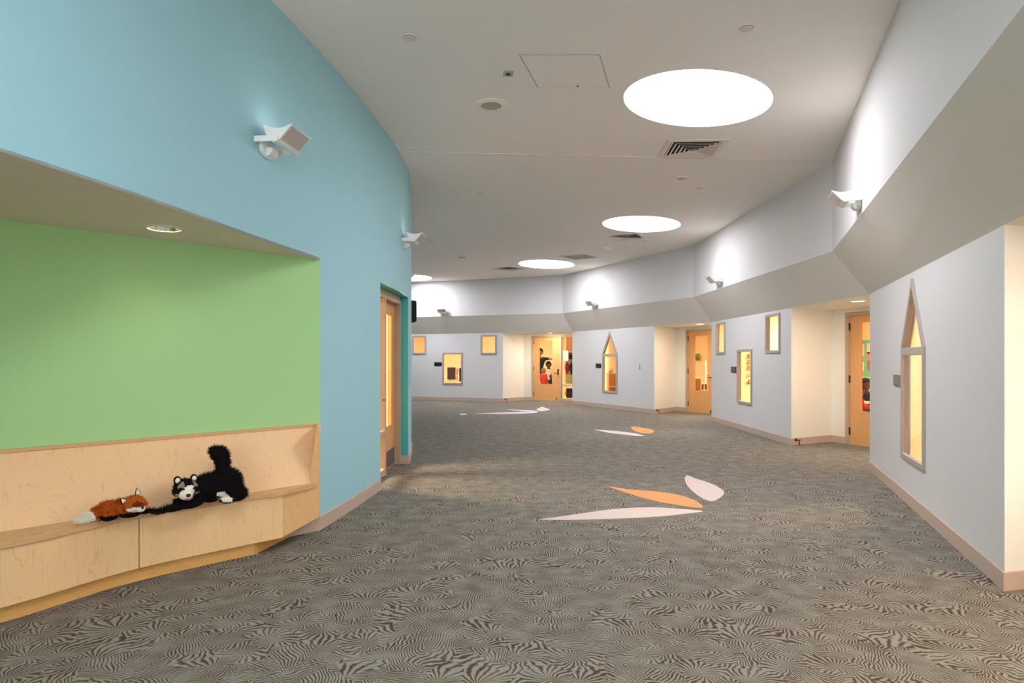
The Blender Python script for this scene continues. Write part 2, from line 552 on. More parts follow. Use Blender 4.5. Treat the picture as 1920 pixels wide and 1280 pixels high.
# lower walls ----------------------------------------------------------
def base_strip(name, pts, label, h=0.115, t=0.012, side=-1, parent=None):
    """baseboard along plan points; hall lies on `side` (-1 = left of travel)"""
    b = MB()
    P = [Vector(p) for p in pts]
    off = []
    for i in range(len(P)):
        d1 = (P[i] - P[i - 1]).normalized() if i else (P[1] - P[0]).normalized()
        d2 = (P[i + 1] - P[i]).normalized() if i < len(P) - 1 else d1
        n1, n2 = V2(d1.y, -d1.x), V2(d2.y, -d2.x)
        off.append(P[i] + (n1 + n2) * (side * t / max(.3, 1 + n1.dot(n2))))
    for i in range(len(P) - 1):
        a, c, e, f = P[i], P[i + 1], off[i], off[i + 1]
        b.poly([(e.x, e.y, 0), (f.x, f.y, 0), (f.x, f.y, h - .004), (e.x, e.y, h - .004)])
        b.poly([(e.x, e.y, h - .004), (f.x, f.y, h - .004), (c.x, c.y, h), (a.x, a.y, h)])
    for i in (0, len(P) - 1):
        a, e = P[i], off[i]
        b.poly([(a.x, a.y, 0), (e.x, e.y, 0), (e.x, e.y, h - .004), (a.x, a.y, h)])
    return struct(b.build(name, 'base', parent), label)

WIN = 0
def window(A, B, outline, transom=None, label='', fw=0.05):
    """frame + pane filling a hole; outline in (s, z)"""
    global WIN
    WIN += 1
    conv = seg_conv(A, B)
    c0 = conv(sum(p[0] for p in outline) / len(outline), min(p[1] for p in outline), 0)
    root = thing('window_%d' % WIN, label, None, (0, 0, 0), 0, None, 'structure')
    inn = inset(outline, fw)
    b = MB()
    b.prism(outline, [inn], conv, -0.022, 0.012)
    fr = b.build('frame', 'frame', root, bevel=0.004)
    if transom:
        z0, z1 = transom
        s0, s1 = min(p[0] for p in outline) + fw * .9, max(p[0] for p in outline) - fw * .9
        b = MB(); b.prism([(s0, z0), (s1, z0), (s1, z1), (s0, z1)], [], conv, -0.02, 0.012)
        b.build('transom', 'frame', root, bevel=0.003)
    g = inset(outline, fw * .8)
    b = MB(); b.prism(g, [], conv, 0.004, 0.010)
    b.build('pane', 'glass', root)
    # casing stop inside the reveal
    b = MB()
    b.prism(outline, [inset(outline, 0.03)], conv, 0.053, 0.065)
    b.build('inner_casing', 'room_wall', root)
    return root

def wall_holes(name, A, B, holes, label, z1=HS, thick=0.055, m='white', side=None):
    L = (Vector(B) - Vector(A)).length
    cv0 = seg_conv(A, B)
    sh = 0.0
    if side is not None:
        d = (Vector(B) - Vector(A)).normalized(); sh = side.dot(d) / side.dot(V2(d.y, -d.x)) + .05
    cv = lambda u, v, k: cv0(u + (k * sh if u < 1e-6 else 0), v, k)
    b = MB()
    b.prism([(0, 0), (L, 0), (L, z1), (0, z1)], holes, cv, 0.0, thick)
    return struct(b.build(name, m), label)

def rect_px(A, B, x0, y0, x1, y1):
    s0, za = on_wall(A, B, x0, y0); s1, zb = on_wall(A, B, x1, y1)
    s0, s1 = sorted((s0, s1)); za, zb = sorted((za, zb))
    return [(s0, za), (s1, za), (s1, zb), (s0, zb)]

def pointed_px(A, B, xl, xr, yb, ysh, xa, ya):
    """yb, ysh are (y at xl, y at xr)"""
    p = [on_wall(A, B, xl, yb[0]), on_wall(A, B, xr, yb[1]), on_wall(A, B, xr, ysh[1]), on_wall(A, B, xa, ya), on_wall(A, B, xl, ysh[0])]
    zb = (p[0][1] + p[1][1]) / 2; zs = (p[2][1] + p[4][1]) / 2
    s0, s1 = p[0][0], p[1][0]
    if s0 > s1: s0, s1 = s1, s0
    return [(s0, zb), (s1, zb), (s1, zs), ((s0 + s1) / 2, p[3][1]), (s0, zs)], zs

# W1 near wall with the tall pointed window
o1, zs1 = pointed_px(W1a, W1b, 1692.8, 1735.8, (857, 883), (652, 649.5), 1712, 522)
wall_holes('wall_right_near', W1a, W1b, [o1], 'white wall with tall pointed window, nearest on the right', side=V2(4.10, 4.42) - W1a)
window(W1a, W1b, o1, (zs1 - .075, zs1), 'tall pointed window in the nearest right wall')
# W2
r21 = rect_px(W2a, W2b, 1343.7, 606, 1360.2, 663)
r22 = rect_px(W2a, W2b, 1436.2, 590, 1463.2, 662)
r23 = rect_px(W2a, W2b, 1383, 655, 1410.6, 760)
zt = (r21[2][1] + r22[2][1]) / 2; zb_ = (r21[0][1] + r22[0][1]) / 2
r21 = [(r21[0][0], zb_), (r21[1][0], zb_), (r21[1][0], zt), (r21[0][0], zt)]
r22 = [(r22[0][0], zb_), (r22[1][0], zb_), (r22[1][0], zt), (r22[0][0], zt)]
wall_holes('wall_right_middle', W2a, W2b, [r21, r22, r23], 'white wall with three windows between two door alcoves', side=V2(5.47, 11.55) - W2a)
window(W2a, W2b, r21, None, 'small high window in the middle right wall, far side')
window(W2a, W2b, r22, None, 'small high window in the middle right wall, near side')
window(W2a, W2b, r23, None, 'low tall window in the centre of the middle right wall')
# W3
o3, zs3 = pointed_px(W3a, W3b, 1129.7, 1157.8, (735, 738), (663.6, 662.5), 1143.5, 621)
wall_holes('wall_right_far', W3a, W3b, [o3], 'white wall with far pointed window', side=V2(4.463, 18.27) - W3a)
window(W3a, W3b, o3, (zs3 - .085, zs3), 'far pointed window between the two distant door alcoves', 0.06)
# W4
r41 = rect_px(W4a, W4b, 773.2, 629.4, 799.4, 664)
r42 = rect_px(W4a, W4b, 901.6, 627.5, 931.6, 664.4)
r43 = rect_px(W4a, W4b, 829.8, 660.9, 867.8, 720.9)
wall_holes('wall_end', W4a, W4b, [r41, r42, r43], 'white end wall with three small windows', side=V2(.40, 22.87) - W4a)
window(W4a, W4b, r41, None, 'small high window in the end wall beside the blue wall', 0.06)
window(W4a, W4b, r42, None, 'small high window in the end wall beside the far alcove', 0.06)
window(W4a, W4b, r43, None, 'low window in the middle of the end wall', 0.06)
wall_holes('wall_end_left', W4b, W4c, [], 'white end wall continuing behind the blue wall')
wall_holes('wall_right_camera', LO[1], LO[2], [], 'white wall beside the viewer')
wall_holes('wall_right_rear', LO[0], LO[1], [], 'white wall behind the viewer')

# door alcoves ---------------------------------------------------------
A0f, A0k, A0e, A0n = W1a, V2(4.10, 4.42), V2(4.35, 2.45), LO[2]
A1f, A1k, A1e, A1n = W2a, V2(5.47, 11.55), V2(6.18, 9.68), LO[3]
A2f, A2k, A2e, A2n = W3a, V2(4.463, 18.27), V2(5.55, 16.55), LO[4]
A3f, A3k, A3e, A3n = W4a, V2(0.40, 22.87), V2(2.62, 22.13), LO[5]
for i, (f, k, e, n) in enumerate([(A0f, A0k, A0e, A0n), (A1f, A1k, A1e, A1n), (A2f, A2k, A2e, A2n), (A3f, A3k, A3e, A3n)]):
    nm = ['camera', 'near', 'middle', 'far'][i]
    b = MB()
    pts = [f, k, e, n]
    b.poly([(p.x, p.y, HS) for p in pts])
    b.poly([(p.x, p.y, HS + .06) for p in pts])
    struct(b.build('ceiling_alcove_' + nm, 'cream'), 'low alcove ceiling')
    b = MB(); b.poly([(f.x, f.y, 0), (k.x, k.y, 0), (k.x, k.y, HS), (f.x, f.y, HS)])
    struct(b.build('wall_alcove_side_' + nm, 'cream'), 'cream side wall of a door alcove')
    b = MB(); b.poly([(e.x, e.y, 0), (n.x, n.y, 0), (n.x, n.y, HS), (e.x, e.y, HS)])
    struct(b.build('wall_alcove_return_' + nm, 'cream'), 'cream near side wall of a door alcove')

def leaf_parts(root, x0, x1, z1, yf, handle_right=True, glass_rect=(0.21, 0.67, 0.55, 2.02), hinges=True, sub=None):
    """door leaf with vision pane in local coordinates"""
    conv = lambda u, v, d: Vector((u, d, v))
    gx0, gx1, gz0, gz1 = glass_rect
    g = [(x0 + gx0, gz0), (x0 + gx1, gz0), (x0 + gx1, gz1), (x0 + gx0, gz1)]
    b = MB(); b.prism([(x0, .012), (x1, .012), (x1, z1), (x0, z1)], [g], conv, yf, yf + .045)
    leaf = b.build('door_leaf', 'door', root)
    b = MB(); b.prism(g, [], conv, yf + .019, yf + .025)
    b.build('vision_pane', 'glass', leaf)
    b = MB(); b.prism(inset(g, -0.012), [inset(g, 0.012)], conv, yf - .006, yf + .001)
    b.build('glazing_bead', 'door', leaf, bevel=.003)
    if hinges:
        for zh in (.22, 1.08, 1.95):
            b = MB(); b.box(x0 - .03, x0 + .014, yf - .012, yf + .004, zh - .06, zh + .06)
            b.tube([(x0 - .004, yf - .012, zh - .062), (x0 - .004, yf - .012, zh + .062)], .009)
            b.build('hinge', 'dark', root)
    hx = x1 - .065 if handle_right else x0 + .05
    b = MB()
    b.box(hx - .025, hx + .025, yf - .012, yf, .86, 1.06)
    b.tube([(hx, yf - .01, .93), (hx, yf - .06, .93), (hx - .02, yf - .065, .93), (hx - .12, yf - .062, .925)], .011)
    b.tube([(hx, yf - .01, 1.03), (hx, yf - .03, 1.03)], .02, 12)
    b.build('door_handle', 'bronze', leaf)
    return leaf

def alcove_wall(nm, K, E, s_open0, s_open1, ztop, label):
    """back wall with a door opening"""
    L = (E - K).length
    n = seg_conv(E, K)   # travel E->K: hall on the left
    b = MB()
    f = lambda s: L - s
    hole = [(0, 0), (L, 0), (L, HS), (0, HS)]
    # split round the opening
    b.prism([(0, 0), (f(s_open1), 0), (f(s_open1), HS), (0, HS)], [], n, 0, .14)
    b.prism([(f(s_open0), 0), (L, 0), (L, HS), (f(s_open0), HS)], [], n, 0, .14)
    b.prism([(f(s_open1), ztop), (f(s_open0), ztop), (f(s_open0), HS), (f(s_open1), HS)], [], n, 0, .14)
    return struct(b.build('wall_alcove_back_' + nm, 'cream'), label)

def door_at(n, K, E, s0, lw, label, sidelite=0.0):
    d = (E - K).normalized()
    P = K + d * s0
    rz = math.atan2(d.y, d.x)
    root = thing('door_%d' % n, label, None, (P.x, P.y, 0), rz, None, 'structure')
    fw, zt = .05, 2.18
    W = fw * 2 + lw
    b = MB()
    def jamb(x0, x1, z0, z1): b.box(x0, x1, -.02, .13, z0, z1)
    jamb(0, fw, 0, zt); jamb(fw + lw, W, 0, zt); jamb(fw, fw + lw, zt - fw, zt)
    if sidelite:
        jamb(W, W + sidelite, zt - fw, zt); jamb(W, W + sidelite, 0, .09); jamb(W + sidelite, W + sidelite + fw, 0, zt)
    b.build('door_frame', 'frame_warm', root, bevel=.004)
    leaf = leaf_parts(root, fw + .003, fw + lw - .003, zt - fw - .004, .03)
    b = MB(); b.box(fw, fw + lw, -.01, .12, 0, .012)
    b.build('threshold', 'frame', root)
    # floor stop bolted low on the leaf
    b = MB(); b.tube([(fw + lw - .12, .03, .10), (fw + lw - .12, -.03, .07), (fw + lw - .12, -.045, .02)], .014)
    b.build('door_holder', 'bronze', leaf)
    if sidelite:
        b = MB(); b.box(W - .01, W + sidelite + .01, .05, .056, .08, zt - fw + .01)
        b.build('sidelite_pane', 'glass', root)
        b = MB(); b.box(W, W + sidelite, .02, .09, .50, .55)
        b.build('sidelite_rail', 'frame_warm', root)
    return root

alcove_wall('near', A1k, A1e, .30, 1.33, 2.18, 'cream back wall round the nearest visible door')
door_at(1, A1k, A1e, .30, .93, 'maple door with tall glass pane in the near alcove')
alcove_wall('middle', A2k, A2e, .33, 1.36, 2.18, 'cream back wall round the middle door')
door_at(2, A2k, A2e, .33, .93, 'maple door with tall glass pane in the middle alcove')
alcove_wall('far', A3k, A3e, .28, 2.22, 2.18, 'cream back wall round the far door')
door_at(3, A3k, A3e, .28, .93, 'maple door with glass pane in the far alcove, people behind', .86)
alcove_wall('camera', A0k, A0e, .45, 1.48, 2.18, 'cream back wall of the alcove beside the viewer')
door_at(4, A0k, A0e, .45, .93, 'maple door in the alcove at the right of the viewer')

base_strip('baseboard_right_near', [LO[2] + (W1a - LO[2]) * 0 if 0 else W1a + (A0k - W1a).normalized() * 1.1, W1a, W1b, W1b + (A1e - A1n).normalized() * 1.5], 'taupe baseboard of the nearest right wall')
base_strip('baseboard_right_middle', [A1k + (A1e - A1k).normalized() * .30, A1k, W2a, W2b, W2b + (A2e - A2n).normalized() * 1.0], 'taupe baseboard of the middle right wall')
base_strip('baseboard_right_far', [A2k + (A2e - A2k).normalized() * .33, A2k, W3a, W3b, W3b + (A3e - A3n).normalized() * .6], 'taupe baseboard of the far right wall')
base_strip('baseboard_end', [A3k + (A3e - A3k).normalized() * .28, A3k, W4a, W4b, W4c], 'taupe baseboard of the end wall')
base_strip('baseboard_right_camera', [LO[0], LO[1], LO[2]], 'taupe baseboard beside the viewer')

# left side: curved blue wall -------------------------------------------
BL = [(-4.9, -6.0), (-3.75, -2.6), (-2.75, 0.0), (-2.035, 2.67), (-1.72, 4.80), (-1.595, 5.66), (-1.462, 6.95), (-1.395, 8.1), (-1.39, 8.75), (-1.42, 9.35), (-1.50, 10.0), (-1.60, 10.66), (-1.98, 12.3), (-2.95, 15.0), (-4.4, 17.4), (-7.5, 20.0), (-12, 21)]
ARC = spline(BL, 10)
def arc_at(y):
    for a, c in zip(ARC, ARC[1:]):
        if a.y <= y <= c.y:
            t = (y - a.y) / (c.y - a.y); return a + (c - a) * t
    return ARC[-1]
NICHE_Y = 5.62; NICHE_0 = 0.3; D0, D1 = 7.345, 9.118
cuts = sorted([p.y for p in ARC] + [NICHE_Y, NICHE_0, D0, D1])
b = MB()
for y0, y1 in zip(cuts, cuts[1:]):
    if y1 - y0 < 1e-4: continue
    ym = (y0 + y1) / 2
    z0 = HS if (NICHE_0 < ym < NICHE_Y or D0 < ym < D1) else 0
    a, c = arc_at(y0), arc_at(y1)
    b.poly([(a.x, a.y, z0), (c.x, c.y, z0), (c.x, c.y, HC), (a.x, a.y, HC)])
o = b.build('wall_left', 'blue')
for p in o.data.polygons: p.use_smooth = True
struct(o, 'light blue curved wall on the left')
# recess of the left door
da, db = arc_at(D0), arc_at(D1)
b = MB()
b.poly([(da.x, da.y, 0), (da.x - .14, da.y, 0), (da.x - .14, da.y, HS), (da.x, da.y, HS)])
b.poly([(db.x, db.y, 0), (db.x - .27, db.y, 0), (db.x - .27, db.y, HS), (db.x, db.y, HS)])
struct(b.build('wall_left_jamb', 'teal'), 'teal jamb of the recessed left door')
b = MB()
dm = arc_at((D0 + D1) / 2)
b.poly([(da.x, da.y, HS), (dm.x, dm.y, HS), (db.x, db.y, HS), (db.x - .27, db.y, HS), (da.x - .14, da.y, HS)])
struct(b.build('wall_left_head', 'teal'), 'underside of the left door recess')
# door with sidelite in the recess: local x runs away from the viewer
Q0, Q1 = V2(-1.548, D0), V2(-1.50, D1)
dq = (Q1 - Q0).normalized()
LQ = (Q1 - Q0).length
root = thing('door_5', 'maple door with sidelite recessed in the blue wall', None, (Q0.x, Q0.y, 0), math.atan2(dq.y, dq.x), None, 'structure')
b = MB(); sl = .79; fw = .05; zt = 2.20
def jb(x0, x1, z0, z1): b.box(x0, x1, 0, .13, z0, z1)
jb(0, fw, 0, zt); jb(sl, sl + .055, 0, zt); jb(LQ - fw, LQ, 0, zt); jb(fw, LQ - fw, zt - fw, zt + .05); jb(fw, sl, .02, .10); jb(fw, sl, .50, .56)
b.build('door_frame', 'frame_warm', root, bevel=.004)
b = MB(); b.box(fw - .005, sl + .005, .06, .066, .09, zt - fw + .01)
b.build('sidelite_pane', 'glass', root)
leaf = leaf_parts(root, sl + .06, LQ - fw - .003, zt - fw - .005, .08, glass_rect=(.2, .66, .55, 2.0), hinges=False, handle_right=False)
b = MB(); b.box(sl + .08, LQ - fw - .02, .076, .081, .03, .24)
b.build('kick_plate', 'kick_steel', leaf)
for zz in (1.33, 1.40):
    b = MB(); b.lathe([(0.0, -.012), (.014, -.012), (.016, 0), (0, 0)], 12, T=Matrix.Translation((.025, 0, zz)) @ Matrix.Rotation(-math.pi / 2, 4, 'X'))
    b.build('bolt_cap', 'dark', root)

wl = [p for p in ARC if NICHE_Y < p.y < D0]
base_strip('baseboard_left', [arc_at(NICHE_Y) + V2(-.661, -.750) * .42, arc_at(NICHE_Y)] + wl + [arc_at(D0)], 'taupe baseboard along the curved blue wall', side=1)
wl = [p for p in ARC if D1 < p.y < 18]
base_strip('baseboard_left_far', [V2(db.x - .10, D1), arc_at(D1)] + wl, 'taupe baseboard beyond the left door', side=1)
wl = [p for p in ARC if p.y < NICHE_0]
base_strip('baseboard_left_rear', wl, 'taupe baseboard behind the viewer', side=1)

# green niche with soffit
G0 = arc_at(NICHE_Y)
GD = V2(-.661, -.750)
G1 = G0 + GD * 5.2
GE = arc_at(NICHE_0)
b = MB(); b.poly([(G0.x, G0.y, 0), (G1.x, G1.y, 0), (G1.x, G1.y, HS), (G0.x, G0.y, HS)])
struct(b.build('wall_niche', 'green'), 'green back wall of the bench niche')
b = MB(); b.poly([(GE.x, GE.y, 0), (G1.x, G1.y, 0), (G1.x, G1.y, HS), (GE.x, GE.y, HS)])
struct(b.build('wall_niche_end', 'green'), 'green end wall of the bench niche')
b = MB()
arcn = [GE] + [p for p in ARC if NICHE_0 < p.y < NICHE_Y] + [G0]
NL = cp(308, 428.5, HS)
b.prism([(p.x, p.y) for p in arcn] + [(G1.x, G1.y)], [[(NL.x + .1 * math.cos(2 * math.pi * i / 40), NL.y + .1 * math.sin(2 * math.pi * i / 40)) for i in range(40)]],
        lambda u, v, d: Vector((u, v, d)), HS, HS + .015)
struct(b.build('ceiling_niche', 'soffit'), 'beige underside of the niche above the bench')

# closing wall behind the viewer
b = MB()
RG0, RG1, RGZ0, RGZ1 = -4.6, -0.35, 0.25, 3.75
b.prism([(-5.2, 0), (0.3, 0), (0.3, HC), (-5.2, HC)], [[(RG0, RGZ0), (RG1, RGZ0), (RG1, RGZ1), (RG0, RGZ1)]], lambda u, v, d: Vector((u, d, v)), -5.9, -6.05)
struct(b.build('wall_rear', 'white'), 'white wall behind the viewer closing the hall')
root = thing('window_10', 'unseen glazed window added behind the viewer for daylight', None, (0, 0, 0), 0, None, 'structure')  # added glazing, out of view: lets sky light reach the foreground
b = MB()
b.prism([(RG0, RGZ0), (RG1, RGZ0), (RG1, RGZ1), (RG0, RGZ1)], [[(RG0 + .06, RGZ0 + .06), (RG1 - .06, RGZ0 + .06), (RG1 - .06, RGZ1 - .06), (RG0 + .06, RGZ1 - .06)]], lambda u, v, d: Vector((u, d, v)), -5.92, -6.0)
b.build('frame', 'frame', root)
for k in (1, 2, 3):
    b = MB(); xm = RG0 + (RG1 - RG0) * k / 4; b.box(xm - .03, xm + .03, -6.0, -5.92, RGZ0 + .05, RGZ1 - .05); b.build('mullion', 'frame', root)
b = MB(); b.box(RG0 + .05, RG1 - .05, -5.965, -5.958, RGZ0 + .05, RGZ1 - .05); b.build('pane', 'glass', root)
b = MB(); b.poly([(-9.5, 20.8, 0), (-9.5, 25.0, 0), (-9.5, 25.0, HC), (-9.5, 20.8, HC)])
struct(b.build('wall_end_far', 'white'), 'white wall closing the far bend of the hall')

# classrooms behind the right side --------------------------------------
RH = 2.62
def room(nm, poly, openings=(), lights=(), col=(255, 196, 128), wallmat='room_wall', power=ROOM_W):
    """poly: plan points; wall i joins point i and i+1; skip the edges in openings"""
    b = MB()
    for i in range(len(poly)):
        if i in openings: continue
        a, c = poly[i], poly[(i + 1) % len(poly)]
        b.poly([(a[0], a[1], 0), (c[0], c[1], 0), (c[0], c[1], RH), (a[0], a[1], RH)])
    struct(b.build('wall_' + nm, wallmat), 'warm cream classroom wall')
    b = MB(); b.poly([(p[0], p[1], RH) for p in poly])
    struct(b.build('ceiling_' + nm, 'room_wall'), 'classroom ceiling')
    b = MB(); b.poly([(p[0], p[1], .005) for p in poly])
    struct(b.build('floor_' + nm, 'room_floor'), 'pale wood classroom floor')
    for q, (x, y) in enumerate(lights):
        t = thing('ceiling_light', 'flat panel light in the %s ceiling%s' % (nm.replace('_', ' '), ['', ', farther one'][q]), 'ceiling light', (x, y, RH), 0, 'classroom ceiling lights')
        bb = MB(); bb.box(-.31, .31, -.31, .31, -.03, -.002)
        bb.build('housing', 'plastic', t)
        bb = MB(); bb.poly([(-.28, -.28, -.032), (.28, -.28, -.032), (.28, .28, -.032), (-.28, .28, -.032)])
        bb.build('diffuser', emit('panel_' + nm + str(q), col, 3.0), t)
        area_light('panel_lamp', t, (0, 0, -.04), (0, 0, 0), .55, .55, power, col)
i1 = lambda A, B, t=.066: V2((B - A).normalized().y, -(B - A).normalized().x) * t
n1, n2, n3, n4 = i1(W1a, W1b), i1(W2a, W2b), i1(W3a, W3b), i1(W4a, W4b)
def kout(f, k, e):      # room side of an alcove corner
    ds, db = (k - f).normalized(), (e - k).normalized()
    ps = V2(-ds.y, ds.x)
    if ps.dot(db) > 0: ps = -ps
    nb = V2(-db.y, db.x)
    if nb.dot(ds) < 0: nb = -nb
    return k + ps * .06 + nb * .145, ps
K0, p0 = kout(A0f, A0k, A0e); K1, p1 = kout(A1f, A1k, A1e); K2, p2 = kout(A2f, A2k, A2e); K3, p3 = kout(A3f, A3k, A3e)
room('classroom_near', [W1a + n1 + (W1b - W1a).normalized() * .12, W1b + n1, A1e + V2(0, -.05), V2(9.5, 10.9), V2(9.5, 4.75), K0], (0,), [(6.2, 7.2)], (255, 225, 184))
room('classroom_middle', [W2a + n2 + (W2b - W2a).normalized() * .12, W2b + n2, A2e + V2(.05, -.06), V2(10.2, 20.0), V2(10.2, 11.2), A1e + V2(.14, .05), K1], (0, 5), [(7.0, 13.6), (8.0, 16.8)], (255, 225, 184))
room('classroom_far', [W3a + n3 + (W3b - W3a).normalized() * .12, W3b + n3, A3e + V2(.1, .05), V2(4.3, 28.2), V2(8.6, 27.0), V2(10.0, 20.3), A2e + V2(.13, .1), K2], (0, 6), [(6.0, 20.0), (4.6, 24.0)], (255, 225, 184))
room('classroom_end', [W4a + n4 + (W4b - W4a).normalized() * .12, W4b + n4, V2(-5.0, 28.5), V2(4.0, 28.5), A3e + V2(.1, .14), K3], (0, 4), [(0.9, 25.2), (-2.4, 25.0)], (255, 225, 184))
room('classroom_left', [V2(-1.70, 6.3), V2(-1.70, D0 - .02), V2(-1.66, D1 + .02), V2(-1.75, 9.9), V2(-4.6, 9.9), V2(-4.6, 6.3)], (1,), [(-3.0, 8.2)], (255, 236, 208), power=80)

# ------------------------------------------------------------------ alcove downlights
for i, (x, y, lb) in enumerate([(3.25, 2.60, 'round warm downlight in the alcove ceiling beside the viewer'),
                                (4.98, 9.72, 'round warm downlight in the near door alcove ceiling'),
                                (4.52, 16.25, 'round warm downlight in the middle door alcove ceiling'),
                                (1.25, 22.0, 'round warm downlight in the far door alcove ceiling')]):
    t = thing('downlight', lb, 'downlight', (x, y, HS), 0, 'alcove downlights')
    b = MB(); b.lathe([(.085, .0), (.085, -.006), (.115, -.004), (.118, 0)], 32)
    b.build('trim_ring', 'plastic', t, smooth=True)
    b = MB(); b.disc(.086, -.003, 32)
    b.build('lens', emit('lens_%d' % i, (255, 214, 160), 6.0), t)
    l = area_light('downlight_lamp', t, (0, 0, -.012), (0, 0, 0), .16, .16, ALC_W * (1.25 if i == 0 else 1), (255, 224, 188) if i == 0 else (255, 234, 208))
    l.data.shape = 'DISK'

# niche downlight
p = cp(308, 428.5, HS)
t = thing('niche_downlight', 'recessed chrome downlight above the bench', 'downlight', (p.x, p.y, HS))
b = MB(); b.lathe([(.098, .0), (.098, -.004), (.128, -.006), (.133, 0)], 40); b.build('trim_ring', 'soffit', t, smooth=True)
b = MB(); b.lathe([(.099, -.002), (.094, .02), (.080, .07), (.055, .12)], 40); b.build('reflector', 'metal', t, smooth=True)
b = MB(); b.disc(.055, .119, 20); b.build('lamp', emit('niche_lamp', (255, 236, 205), 3.0), t)
l = area_light('niche_lamp', t, (0, 0, .10), (0, 0, 0), .08, .08, NICHE_W, (255, 232, 205)); l.data.shape = 'DISK'

# ------------------------------------------------------------------ wall uplights
def uplight(P, nrm, z, label, power=UP_W, tilt=0.75):
    """local +y leaves the wall, x runs along it"""
    n = Vector(nrm).normalized()
    rz = math.atan2(n.y, n.x) - math.pi / 2
    t = thing('wall_uplight', label, 'wall light', (P[0], P[1], z), rz, 'white wall uplights')
    hw = .15
    top = [(.055 + .215 * k / 8, .10 - .030 * math.sin(math.pi * k / 8) - .004 * k / 8) for k in range(9)]   # concave top
    front = [(.262, .088), (.175, -.008), (.160, -.022), (.140, -.028), (.120, -.022), (.104, -.004)]
    back = [(.074, .040)]
    prof = top + front + back
    for s in (-1, 1):
        b = MB(); b.prism(prof, [], lambda u, v, d: Vector((d, u, v)), s * hw, s * (hw - .008))
        b.build('side_plate', 'plastic', t)
    # shell between the plates: bottom, front lip and back
    b = MB()
    sh = front + back
    for (a0, a1), (c0, c1) in zip(sh, sh[1:]):
        b.poly([(-hw + .008, a0, a1), (hw - .008, a0, a1), (hw - .008, c0, c1), (-hw + .008, c0, c1)])
    b.poly([(-hw + .008, .074, .04), (hw - .008, .074, .04), (hw - .008, .06, .085), (-hw + .008, .06, .085)])
    b.build('housing', 'plastic', t, smooth=True)
    b = MB(); b.box(-hw + .012, hw - .012, -.002, .002, -.055, .060, Matrix.Translation((0, .2185, .037)) @ Matrix.Rotation(-.738, 4, 'X'))
    b.build('front_panel', 'plastic_grey', t)
    b = MB(); b.poly([(-hw + .02, .085, .05), (hw - .02, .085, .05), (hw - .02, .225, .055), (-hw + .02, .225, .055)])
    b.build('lens', emit('uplight_lens', (255, 252, 246), 1.2 if power < UP_W else 4.0), t)
    for s in (-1, 1):
        b = MB(); b.box(s * (hw + .002), s * (hw + .014), .0, .150, -.022, .018)
        b.lathe([(0, 0), (.026, 0), (.026, .016), (0, .016)], 16, T=Matrix.Translation((s * (hw + .008) - .008, .148, -.002)) @ Matrix.Rotation(math.pi / 2, 4, 'Y'))
        b.build('arm', 'plastic', t)
    b = MB()
    cap = [(-.10, -.02), (-.09, -.06), (-.045, -.09), (.045, -.09), (.09, -.06), (.10, -.02), (.15, .018), (-.15, .018)]
    b.prism(cap, [], lambda u, v, d: Vector((u, d, v)), 0, .03)
    b.prism([(0, -.02), (.075, -.03), (.07, -.06), (.045, -.082), (.0, -.088)], [], lambda u, v, d: Vector((d, u, v)), -.05, .05)
    b.build('wall_bracket', 'plastic', t, bevel=.004)
    area_light('uplight_lamp', t, (0, .155, .068), (math.pi + tilt, 0, 0), .24, .10, power, (255, 246, 236))
    return t

def arc_n(y):
    a, c = arc_at(y - .05), arc_at(y + .05); d = (c - a).normalized(); return V2(d.y, -d.x)
ZU = 2.92
for y, lb in [(4.74, 'large white box uplight on the blue wall above the niche edge'), (8.62, 'white box uplight at the far edge of the blue wall above the door'),
              (12.6, 'uplight corner peeking past the blue wall beneath the farthest skylight')]:
    P = arc_at(y); uplight((P.x, P.y), arc_n(y), ZU, lb, UP_W * .08)
for y, lb in [(0.85, 'unseen white uplight added on the blue wall beside the viewer'), (-3.2, 'unseen white uplight added on the blue wall behind the viewer')]:
    P = arc_at(y); uplight((P.x, P.y), arc_n(y), ZU, lb, UP_W * .08)  # out of view, row spacing carried on; added to light the foreground ceiling
def up_right(i, x, y, lb, z=2.94):
    a, c = UP[i], UP[i + 1]
    s, zz = on_wall(a, c, x, y)
    d = (c - a).normalized(); P = a + d * s
    uplight((P.x, P.y), V2(-d.y, d.x), zz, lb)
up_right(2, 1612, 377, 'largest of the right wall uplights, above the nearest soffit')
up_right(3, 1351, 527, 'white uplight on the middle upper wall above the three window wall')
up_right(4, 1116, 571, 'white uplight on the far upper wall above the far pointed window')
up_right(5, 833, 585, 'small white uplight on the end wall above the low window')

# ------------------------------------------------------------------ ceiling fittings
def cap_disc(x, y, r, label, m='beige', cat='sprinkler', name='sprinkler_cover'):
    p = cp(x, y)
    t = thing(name, label, cat, (p.x, p.y, HC), 0, 'concealed sprinkler covers')
    b = MB(); b.lathe([(0, -.012), (r * .84, -.012), (r * .88, -.009)], 28); b.build('cover', 'vent', t, smooth=True)
    b = MB(); b.lathe([(r * .9, -.004), (r, -.004), (r, 0), (r * .9, 0)], 28, closed=True); b.build('ring', 'plastic', t)
cap_disc(768, 70, .058, 'round sprinkler cover in the ceiling beside the blue wall, nearest')
cap_disc(1400, 52, .058, 'round sprinkler cover above the largest skylight')
cap_disc(900, 362.5, .055, 'round sprinkler cover left of the small ceiling disc, mid ceiling')
cap_disc(1311, 352.5, .055, 'round sprinkler cover just right of the small oval ceiling disc')
cap_disc(808, 451, .06, 'small sprinkler cover beside the second blue wall uplight')
cap_disc(1208, 451.5, .06, 'small sprinkler cover beside the second ceiling diffuser')
cap_disc(921, 515, .06, 'tiny sprinkler cover beyond the farthest ceiling diffuser')

